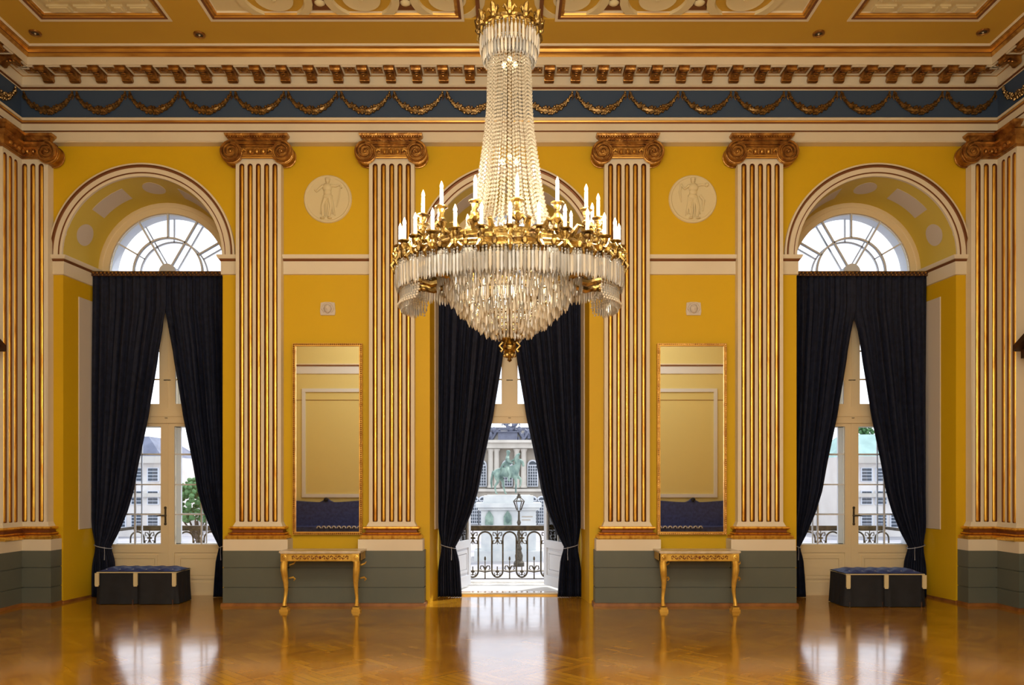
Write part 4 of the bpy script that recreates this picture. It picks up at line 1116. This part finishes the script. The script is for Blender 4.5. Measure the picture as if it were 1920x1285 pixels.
for i in range(66):
    o = s0 if i == 0 else s0.copy()
    if i: COL.objects.link(o); o.parent = ch
    o.rotation_euler = (0, 0, 2*PI*(i+rnd.uniform(-.25, .25))/66); o.location.z = rnd.uniform(-.018, .018)
b = MB().lathe(0, cy, [(.018, cz_(640)), (.018, cz_(500)), (.03, cz_(480)), (.018, cz_(460)), (.016, cz_(110)), (.03, cz_(70)), (.014, cz_(50)), (.014, CEIL-.02)], 12)
chb(b, 'central_stem', 'brass')
for y_, n_, r_ in ((118, 3, .05), (300, 3, .06), (540, 8, .25)):
    for i in range(n_):
        a = 2*PI*i/n_-PI/2; chb(MB().ball((r_*math.cos(a), cy+r_*math.sin(a), cz_(y_)), (.016, .016, .024), 8, 6), 'inner_bulb', 'bulb')
        
# crown
b = MB(); zc0 = cz_(67); n = 48
prof_c = [(0, 0), (.012, .01), (.004, .022), (.012, .035), (-.006, .04), (-.01, 0), (0, 0)]; k = len(prof_c); RC = .222
vs = [((RC+q)*math.cos(2*PI*i/n), cy+(RC+q)*math.sin(2*PI*i/n), zc0+h) for i in range(n) for q, h in prof_c]
b.add(vs, [(i*k+j, i*k+j+1, ((i+1) % n)*k+j+1, ((i+1) % n)*k+j) for i in range(n) for j in range(k-1)])
for i in range(12):
    a = 2*PI*i/12; c_, s_ = math.cos(a), math.sin(a)
    def p(r, h, da=0): return (r*math.cos(a+da), cy+r*math.sin(a+da), zc0+h)
    b.tube([p(RC, .02), p(RC+.005, .07), p(RC+.02, .105), p(RC+.035, .115)], [.018, .024, .018, .005], 6)
    for da in (-.13, .13): b.tube([p(RC, .02), p(RC+.005, .06, da*.7), p(RC+.015, .08, da*1.3), p(RC+.02, .06, da*1.6)], [.012, .014, .012, .005], 6)
    b.ball(p(RC+.012, .035), .020, 6, 5)
    b.ball(p(RC+.01, -.004, .26), .014, 6, 4)
    b.tube([p(RC+.006, .0), p(RC+.012, -.035), p(RC, -.06)], [.012, .010, .003], 5)
chb(b, 'crown', 'brass')
b = MB()
for (r, y, L, n_) in ((.212, 70, .125, 46), (.190, 92, .11, 44), (.165, 98, .09, 40)):
    src = prism_mesh(L, .0105)
    for i in range(n_): a = 2*PI*i/n_; b.m = rnd.choice((0, 1)); append(b, src, (r*math.cos(a), cy+r*math.sin(a), cz_(y)), rnd.uniform(0, 1))
tag(chb(b, 'crown_prisms', ['crystal', 'beads']), kind='stuff')
b = MB()
for (r, y) in ((.190, 91), (.165, 97), (.15, 103)):
    b.tube([(r*math.cos(2*PI*i/40), cy+r*math.sin(2*PI*i/40), cz_(y)) for i in range(40)], .006, 5, True)
for i in range(6):
    a = 2*PI*i/6; b.tube([(0, cy, cz_(60)), (.11*math.cos(a), cy+.11*math.sin(a), cz_(78)), (.215*math.cos(a), cy+.215*math.sin(a), cz_(68))], .007, 5)
chb(b, 'crown_frame', 'brass')
b = MB().lathe(0, cy, [(.02, CEIL-.14), (.10, CEIL-.10), (.16, CEIL-.03), (.20, CEIL+.01)], 24); chb(b, 'ceiling_rose', 'brass')
for i in range(8):
    a = 2*PI*(i+.5)/8; light('candle_light', 'POINT', (.86*math.cos(a), cy+.56*math.sin(a), cz_(420)), 28, (1, .90, .74), .06)
light('bowl_light', 'POINT', (0, cy, cz_(545)), 24, (1, .84, .6), .12)
light('column_light', 'POINT', (0, cy, cz_(125)), 1.0, (1, .84, .6), .05); light('column_light', 'POINT', (0, cy, cz_(305)), 1.0, (1, .84, .6), .06)

# ------------------------------------------------------------------ rear wall, seen only in the mirrors
k2 = 22.48/F
def ZR(y): return EYE+(908-y)*k2
t = empty('trim_13', (0, -.6, 5), kind='structure')
MB().box(-SIDE, SIDE, -.6, -.575, ZR(701), ZR(687)).build('band', 'coolwhite', t)
b = MB().box(-SIDE, SIDE, -.6, -.56, ZR(687), ZR(684.5)); b.build('band_line', 'brownline', t)
MB().box(-SIDE, SIDE, -.6, -.545, ZR(684.5), ZR(682.5)).build('band_edge', 'cream', t)
MB().box(-SIDE, SIDE, -.6, -.592, ZR(751), ZR(750)).build('panel_line', 'baseboard', t)
for sg in (-1, 1):
    b = MB()
    xo, xi = 6.12, 2.1; w = .10; za, zb = ZR(933), ZR(729)
    for (a, c, e, f) in ((xi, xo, za, za+w), (xi, xo, zb-w, zb), (xo-w, xo, za+w, zb-w), (xi, xi+w, za+w, zb-w)): b.box(a, c, -.6, -.57, e, f)
    b.build('wall_panel_frame', 'coolwhite', t, mirror=sg < 0)
def sofa(sg, nm):
    r = empty('sofa', (sg*5.36, -.15, 0), f'high-backed navy sofa with crested back, reflected in the {nm} mirror', 'sofa', 'navy sofas against the rear wall')
    n = 30; pts = [(3.9, .25)]; 
    for i in range(n+1):
        x = 3.9+2.92*i/n; u = (x-5.36)/1.46
        pts.append((x, 1.19-.05*abs(u)**.8*(-1 if abs(u) < .9 else 0)*0+.035*math.cos(u*PI)*-1+.13*math.exp(-(u/.07)**2)+.03))
    pts.append((6.82, .25))
    MB().plate(pts, -.54, -.40).build('backrest', 'bluevelvet', r, mirror=sg < 0)
    MB().ball((5.36, -.39, 1.27), (.07, .03, .06), 10, 6).build('crest', 'skirt', r, mirror=sg < 0)
    MB().box(3.95, 6.77, -.42, .15, .25, .50).build('seat', 'bluevelvet', r, mirror=sg < 0)
    b = MB()
    for i in range(11):
        x = 4.0+.2*i*.72; m = 10
        b.tube([(x+.05*math.cos(PI*q/m), .165, .46+.06*math.sin(PI*q/m)) for q in range(m+1)], .014, 5)
    b.build('looped_braid', 'coolwhite', r, mirror=sg < 0)
    for x in (4.05, 6.67):
        for y in (-.45, .08): MB().tube([(x, y, 0), (x, y, .25)], [.022, .035], 8).build('leg', 'bronze', r, mirror=sg < 0)
sofa(-1, 'left'); sofa(1, 'right')

# ------------------------------------------------------------------ balconies
def railing(c, label):
    r = empty('balcony_railing', (c, 13.5, 0), label, 'railing', 'wrought iron balcony railings'); hw = 1.35; zt = Z(987, 13.5)
    b = MB(); b.box(c-hw, c+hw, 13.45, 13.55, zt-.05, zt+.01); b.box(c-hw, c+hw, 13.47, 13.53, zt-.08, zt-.05)
    for sx in (-1, 1): b.box(*sorted((c+sx*hw, c+sx*(hw-.06))), 12.25, 13.5, zt-.05, zt)
    b.build('top_rail', 'iron', r)
    b = MB().box(c-hw, c+hw, 13.49, 13.51, .035, .05); b.build('bottom_rail', 'iron', r)
    pit = .434; w = .12; z0, z1 = .07, zt-.10
    n = 10; pts = []
    k0 = -3
    for k in range(k0, 4):
        cx_ = c+k*pit
        pts.append((cx_-w, 13.5, z0+.12)); pts.append((cx_-w, 13.5, z1-w))
        pts += [(cx_-w*math.cos(PI*i/n), 13.5, z1-w+w*math.sin(PI*i/n)) for i in range(1, n)]
        pts.append((cx_+w, 13.5, z1-w)); pts.append((cx_+w, 13.5, z0+.12))
        g = pit/2-w; cc = cx_+pit/2
        if k < 3: pts += [(cc-g*math.cos(PI*i/n), 13.5, z0+.12-.12*math.sin(PI*i/n)) for i in range(1, n)]
    MB().tube(pts, .015, 6).build('looped_bars', 'iron', r)
    for k in range(k0, 4):
        cx_ = c+k*pit; b = MB()     # lily finial inside each arch
        b.tube([(cx_, 13.5, .04), (cx_, 13.5, .36)], [.012, .008], 6); b.ball((cx_, 13.5, .40), (.018, .014, .04), 6, 5)
        for s_ in (-1, 1):
            b.tube([(cx_, 13.5, .20), (cx_+s_*.035, 13.5, .27), (cx_+s_*.075, 13.5, .27), (cx_+s_*.085, 13.5, .22), (cx_+s_*.06, 13.5, .20)], [.012, .012, .011, .010, .006], 6)
            b.tube([(cx_, 13.5, .16), (cx_+s_*.05, 13.5, .17), (cx_+s_*.10, 13.5, .18)], .010, 5)
        b.build('lily_ornament', 'iron', r)
        if k < 3:
            cc = cx_+pit/2; b = MB()
            for s_ in (-1, 1):
                for zz, s2 in ((z1-.02, 1), (z1-.20, -1)):
                    b.tube([(cc+s_*.0, 13.5, zz-s2*.07), (cc+s_*.03, 13.5, zz), (cc+s_*.075, 13.5, zz+s2*.01), (cc+s_*.08, 13.5, zz-s2*.04), (cc+s_*.05, 13.5, zz-s2*.045)], .010, 6)
            b.ball((cc, 13.5, z1-.11), (.05, .02, .022), 8, 5)
            b.tube([(cc, 13.5, z1+.05), (cc, 13.5, z1-.22)], .008, 5)
            b.build('scroll_ornament', 'iron', r); b = MB()
            b.tube([(cc, 13.5, z0+.03), (cc, 13.5, .26)], .010, 5); b.ball((cc, 13.5, .17), (.035, .02, .025), 6, 5)
            for s_ in (-1, 1): b.tube([(cc, 13.5, .13), (cc+s_*.045, 13.5, .10), (cc+s_*.05, 13.5, .15)], .009, 5)
            b.build('spear_ornament', 'iron', r)
for c, nm in zip(WIN, ('left', 'middle', 'right')):
    railing(c, f'wrought iron balcony railing outside the {nm} window')
    tag(MB().box(c-1.5, c+1.5, 12.25, 13.65, -.25, -.01).build('balcony_slab', 'balcony'), f'pale stone balcony floor outside the {nm} window', 'balcony', 'stone balcony floors')

# ------------------------------------------------------------------ the square outside
GZ = -5.18
tag(MB().box(-160, 160, 12.5, 260, GZ-.5, GZ).build('ground', 'cobble'), kind='structure')
# pavement kerbs seen through the railing
b = MB()
for y, w in ((38, .5), (52, .5), (60, .4)): b.box(-30, 30, y, y+w, GZ, GZ+.12)
tag(b.build('trim_14', 'sandstone'), kind='structure')
SD = 70.0
def sx_(x): return X(x, SD)
pl = empty('statue_plinth', (sx_(953), SD, GZ), 'tall pale grey stone plinth carrying the green horseman outside', 'plinth')
def plb(b, n, m='plinth'): return b.build(n, m, pl)
x0, x1 = sx_(903), sx_(1004)
plb(MB().box(x0, x1, SD-1.3, SD+2.2, GZ+.8, Z(947, SD)), 'body')
plb(MB().box(x0-.5, x1+.5, SD-1.7, SD+2.6, Z(951, SD), Z(943, SD)).box(x0-.3, x1+.3, SD-1.5, SD+2.4, Z(956, SD), Z(951, SD)), 'cornice')
plb(MB().box(x0+.2, x1-.2, SD-1.1, SD+2.0, Z(943, SD), Z(930, SD)).box(x0+.5, x1-.5, SD-.9, SD+1.8, Z(930, SD), Z(928.5, SD)), 'cap')
plb(MB().box(x0-.6, x1+.6, SD-1.9, SD+2.8, GZ, GZ+.9), 'footing')
for xx in (918, 952):
    b = MB(); q = SD-1.32; cxx = sx_(xx); hw = .36
    z0, z1 = Z(983, SD), Z(962, SD)
    b.plate([(cxx-hw, z0), (cxx+hw, z0), (cxx+hw, z1-.3), (cxx+.2, z1), (cxx, z1+.25), (cxx-.2, z1), (cxx-hw, z1-.3)], q-.12, q)
    b.ball((cxx, q-.1, (z0+z1)/2), (.25, .12, .4), 8, 6)
    plb(b, 'green_shield', 'patina')
for k in range(2):
    plb(MB().box(sx_(978), sx_(998-4*k), SD-1.33, SD-1.29, Z(969+6*k, SD), Z(967+6*k, SD)), 'inscription_band', 'sandstone')
# equestrian statue, grown from skeletons
def skin(name, m, parent, joints, edges, origin, root=0, sub=2):
    me = bpy.data.meshes.new(name)
    me.from_pydata([(p[0]-origin[0], p[1]-origin[1], p[2]-origin[2]) for p, r in joints], edges, [])
    me.materials.append(M[m]); o = bpy.data.objects.new(name, me); COL.objects.link(o); o.parent = parent
    md = o.modifiers.new('skin', 'SKIN'); md.use_smooth_shade = True
    for i, (p, r) in enumerate(joints):
        v = me.skin_vertices[0].data[i]; v.radius = (r, r) if not hasattr(r, '__len__') else r; v.use_root = i == root
    s_ = o.modifiers.new('sub', 'SUBSURF'); s_.levels = sub; s_.render_levels = sub
    return o
def J(x, y, dy, r): return ((sx_(x), SD+dy, Z(y, SD)), r)
U = SD/F
st = empty('equestrian_statue', (sx_(951), SD, Z(928.5, SD)), 'green patinated bronze horseman facing right on the stone plinth outside', 'statue')
hj = [J(948, 888, 0, 9.0*U), J(934, 886, 0, 9.0*U), J(926, 886, 0, 4.5*U), J(962, 887, 0, 9.0*U), J(969, 878, 0, 7.0*U), J(973, 869, 0, 5.2*U), J(975, 864, 0, 4.2*U), J(980, 870, 0, 3.2*U), J(982, 877, 0, 2.4*U),
      J(931, 896, -.35, 5.0*U), J(934, 905, -.38, 3.0*U), J(928, 914, -.38, 2.0*U), J(930, 926, -.38, 1.5*U), J(933, 928, -.38, 1.6*U),
      J(938, 896, .35, 5.0*U), J(943, 905, .38, 3.0*U), J(944, 915, .38, 2.0*U), J(947, 926, .38, 1.5*U), J(950, 928, .38, 1.6*U),
      J(966, 896, -.32, 4.0*U), J(968, 907, -.34, 2.4*U), J(967, 918, -.34, 1.6*U), J(967, 927, -.34, 1.6*U),
      J(969, 894, .32, 4.0*U), J(977, 901, .34, 2.3*U), J(976, 911, .34, 1.5*U), J(973, 915, .34, 1.5*U),
      J(923, 893, 0, 2.4*U), J(921, 905, 0, 2.6*U), J(922, 917, 0, 1.2*U)]
he = [(0, 1), (1, 2), (0, 3), (3, 4), (4, 5), (5, 6), (6, 7), (7, 8), (1, 9), (9, 10), (10, 11), (11, 12), (12, 13), (1, 14), (14, 15), (15, 16), (16, 17), (17, 18), (3, 19), (19, 20), (20, 21), (21, 22), (3, 23), (23, 24), (24, 25), (25, 26), (2, 27), (27, 28), (28, 29)]
skin('horse', 'patina', st, hj, he, st.location)
rj = [J(951, 879, 0, 5.0*U), J(951.5, 870, 0, 4.8*U), J(952, 862, 0, 5.4*U), J(952.5, 855.5, 0, 2.2*U), J(953, 850, 0, 4.3*U), J(953, 845.5, 0, 4.0*U),
      J(951, 861, -.38, 2.4*U), J(954, 869, -.5, 2.0*U), J(963, 871, -.35, 1.6*U), J(951, 861, .38, 2.4*U), J(957, 868, .5, 2.0*U), J(966, 862, .45, 1.6*U),
      J(953, 884, -.48, 3.2*U), J(957, 892, -.55, 2.6*U), J(953, 902, -.58, 2.0*U), J(957, 905, -.58, 1.5*U), J(953, 884, .48, 3.2*U), J(957, 892, .55, 2.6*U), J(953, 902, .58, 2.0*U), J(957, 905, .58, 1.5*U),
      J(944, 872, 0, 3.5*U), J(939, 882, 0, 3.0*U)]
re_ = [(0, 1), (1, 2), (2, 3), (3, 4), (4, 5), (2, 6), (6, 7), (7, 8), (2, 9), (9, 10), (10, 11), (0, 12), (12, 13), (13, 14), (14, 15), (0, 16), (16, 17), (17, 18), (18, 19), (1, 20), (20, 21)]
skin('rider', 'patina', st, rj, re_, st.location)
b = MB(); b.tube([((p.x), p.y, p.z) for p in (Vector(J(y_[0], y_[1], 0, 0)[0]) for y_ in ((970, 870), (968, 862), (971, 855), (975, 852)))], [.25, .22, .16, .06], 6); b.build('mane', 'patina', st)
st.location.z += .075
# street lamp
LD = 64.0
def lx_(x): return X(x, LD)
lm = empty('street_lamp', (lx_(973), LD, GZ), 'black iron street lamp with glass lantern in front of the plinth', 'street lamp')
c_ = lx_(973)
b = MB().lathe(c_, LD, [(.45, GZ), (.45, GZ+.3), (.3, GZ+.5), (.34, GZ+.9), (.2, GZ+1.3), (.26, GZ+1.5), (.14, GZ+1.8), (.11, Z(985, LD)), (.18, Z(980, LD)), (.10, Z(975, LD)), (.08, Z(960, LD)), (.2, Z(958, LD))], 12); b.build('post', 'iron', lm)
b = MB(); z0, z1 = Z(957, LD), Z(940, LD)
for k in range(6):
    a = k*PI/3; a2 = a+PI/3
    b.tube([(c_+.18*math.cos(a), LD+.18*math.sin(a), z0), (c_+.46*math.cos(a), LD+.46*math.sin(a), z1)], .035, 4)
    b.tube([(c_+.46*math.cos(a), LD+.46*math.sin(a), z1), (c_+.46*math.cos(a2), LD+.46*math.sin(a2), z1)], .04, 4)
    b.tube([(c_+.46*math.cos(a), LD+.46*math.sin(a), z1), (c_+.12*math.cos(a), LD+.12*math.sin(a), Z(933, LD))], .035, 4)
b.lathe(c_, LD, [(.14, Z(934, LD)), (.2, Z(932, LD)), (.12, Z(929, LD)), (.14, Z(927, LD)), (.02, Z(924, LD))], 10)
b.build('lantern', 'iron', lm)
MB().lathe(c_, LD, [(.16, z0), (.43, z1)], 6, cap=False).build('lantern_glass', 'glass', lm)
# palace behind the statue
PD = 130.0
def px_(x): return X(x, PD)
pa = empty('palace', (0, PD+8, GZ), 'grey sandstone palace with paired columns beyond the horseman', 'palace')
def pb(b, n, m, par=None): return b.build(n, m, par or pa)
pb(MB().box(-30, 30, PD+1.2, PD+16, GZ, Z(828, PD)), 'wall', 'sandstone')
pb(MB().box(-30, 30, PD-.6, PD+1.4, GZ, Z(917, PD)), 'ground_storey', 'sandstone')
pb(MB().box(-30, 30, PD-1.0, PD+1.3, Z(922, PD), Z(917, PD)), 'storey_band', 'lightstone')
pb(MB().box(-30, 30, PD-.8, PD+1.3, Z(841, PD), Z(831, PD)).box(-30, 30, PD-1.4, PD+1.4, Z(831, PD), Z(826, PD)), 'entablature', 'lightstone')
pb(MB().box(-30, 30, PD-.2, PD+1.2, Z(826, PD), Z(808, PD)), 'parapet', 'lightstone')
pb(MB().box(-30, 30, PD+2, PD+15, Z(826, PD), Z(800, PD)), 'roof', 'slate')
pb(MB().box(px_(934), px_(970), PD-1.2, PD+.5, Z(826, PD), Z(812, PD)).box(px_(931), px_(973), PD-1.4, PD+.6, Z(812, PD), Z(810, PD)), 'attic_block', 'slate')
cols = [861, 873, 920, 931, 969, 982, 1040, 1052]
c0 = None
for xx in cols:
    b = MB().lathe(0, 0, [(.62, Z(915, PD)), (.62, Z(912, PD)), (.5, Z(911, PD)), (.43, Z(848, PD)), (.5, Z(846, PD)), (.66, Z(842, PD))], 12) if c0 is None else None
    if c0 is None: c0 = b.build('column', 'lightstone', None, origin=(0, 0, GZ)); c0.parent = pa; q = c0
    else: q = c0.copy(); COL.objects.link(q)
    q.location = (px_(xx), -8+.1, 0)
def arch_win(xc, z0, z1, w, y, par=pa, scale=1):
    n = 10; b = MB().plate([(xc-w, z0), (xc+w, z0)]+[(xc+w*math.cos(PI*i/n), z1-w+w*math.sin(PI*i/n)) for i in range(n+1)], y-.25, y)
    f = b.build('arched_window', 'coolwhite', par)
    b = MB(); nx, nz_ = 4, 7; g = .12; W2 = 2*w-.3; H = z1-w-z0-.2
    for i in range(nx):
        for j in range(nz_): b.box(xc-w+.15+W2*i/nx+g/2, xc-w+.15+W2*(i+1)/nx-g/2, y-.32, y-.2, z0+.15+H*j/nz_+g/2, z0+.15+H*(j+1)/nz_-g/2)
    b.plate([(xc+(w-.3)*math.cos(PI*i/8), z1-w+.1+(w-.35)*math.sin(PI*i/8)) for i in range(9)], y-.32, y-.2)
    o = b.build('panes', 'pane_dark', f)
for xx in (840, 902, 951, 999, 1020+50):
    arch_win(px_(xx), Z(913, PD), Z(862, PD), .95, PD+1.2)
for xx in (840, 890, 906, 999, 1015, 1070):
    arch_win(px_(xx), Z(983, PD), Z(930, PD), .8, PD-.6)
for k, xx in enumerate((922, 958, 982, 1000, 905)):
    b = MB(); rn = random.Random(xx); cx_ = px_(xx); zb = Z(824 if xx != 958 else 810, PD)
    for i in range(12): b.ball((cx_+rn.uniform(-1.0, 1.0), PD-.6+rn.uniform(-.3, .3), zb+rn.uniform(0, 1.7)), (rn.uniform(.2, .45), .3, rn.uniform(.2, .6)), 7, 5)
    for s2 in (-1, 1): b.tube([(cx_, PD-.6, zb), (cx_+s2*.8, PD-.6, zb+1.2), (cx_+s2*1.4, PD-.6, zb+1.6), (cx_+s2*1.5, PD-.6, zb+1.0)], [.3, .25, .18, .1], 6)
    b.build('roof_sculpture', 'slate', pa)
# side buildings
def block(name, x0, x1, d, ztop, zroof, wallm, roofm, label, cols_, rows):
    r = empty(name, ((x0+x1)/2, d+6, GZ), label, 'building')
    MB().box(x0, x1, d, d+14, GZ, ztop).build('wall', wallm, r)
    MB().box(x0-.6, x1+.6, d-.8, d+.2, ztop-.9, ztop).box(x0-.4, x1+.4, d-.5, d+.1, GZ+5.2, GZ+5.7).build('cornice', 'lightstone', r)
    b = MB(); i = 3.2; b.add([(x0, d, ztop), (x1, d, ztop), (x1, d+14, ztop), (x0, d+14, ztop), (x0+i, d+i, zroof), (x1-i, d+i, zroof), (x1-i, d+10, zroof), (x0+i, d+10, zroof)], [(0, 1, 5, 4), (1, 2, 6, 5), (2, 3, 7, 6), (3, 0, 4, 7), (4, 5, 6, 7)]); b.build('roof', roofm, r)
    for j in range(rows):
        for k in range(cols_):
            xc = x0+(x1-x0)*(k+.5)/cols_; z0 = GZ+1.2+j*(ztop-GZ-1.5)/rows; h = (ztop-GZ)/rows*.52
            f = MB().box(xc-.75, xc+.75, d-.18, d, z0, z0+h).build('window', 'coolwhite', r)
            b = MB()
            for a in range(2):
                for c in range(4): b.box(xc-.62+a*.64, xc-.02+a*.64, d-.22, d-.1, z0+.1+c*(h-.1)/4, z0+(c+1)*(h-.1)/4)
            b.build('panes', 'pane_dark', f)
    return r
DL = 100.0
block('town_house', X(150, DL), X(303, DL), DL, Z(856, DL), Z(816, DL), 'render', 'slate', 'pale house with blue-grey roof seen through the left window', 5, 3)
block('town_house', X(318, DL), X(520, DL), DL+14, Z(880, DL), Z(868, DL), 'render', 'lightstone', 'low pale building behind the green tree, seen through the left window', 6, 2)
block('town_house', X(1480, DL), X(1574, DL), DL+16, Z(860, DL), Z(835, DL), 'render', 'lightstone', 'pale building left of the green-roofed one, seen through the right window', 4, 3)
block('town_house', X(1583, DL), X(1720, DL), DL, Z(856, DL), Z(812, DL), 'render', 'copper', 'pale house with green copper roof seen through the right window', 5, 3)
def tree(x, d, z0, label, R):
    r = empty('tree', (x, d, GZ), label, 'tree')
    b = MB().tube([(x, d, GZ), (x+.2, d, GZ+2), (x, d, GZ+4)], [.3, .22, .15], 8)
    for k in range(5): a = k*1.26; b.tube([(x, d, GZ+2.6), (x+1.2*math.cos(a), d+1.2*math.sin(a), GZ+4.4)], [.12, .05], 6)
    b.build('trunk', 'trunk', r)
    rn = random.Random(4); b = MB()
    for i in range(420):
        a = rn.uniform(0, 6.28); e = rn.uniform(-1.2, 1.4); q = R*rn.uniform(.6, 1)
        b.ball((x+q*math.cos(a)*math.cos(e), d+q*math.sin(a)*math.cos(e), z0+q*.9*math.sin(e)), rn.uniform(.12, .26)*R/2.2, 5, 4)
    b.build('foliage', 'leaf', r)
tree(X(368, 60), 60, Z(940, 60), 'small green tree standing in the square outside the left window', 2.0)
tree(X(1612, 120), 120, Z(812, 120)-.5, 'distant tree top rising behind the green roof outside the right window', 2.2)
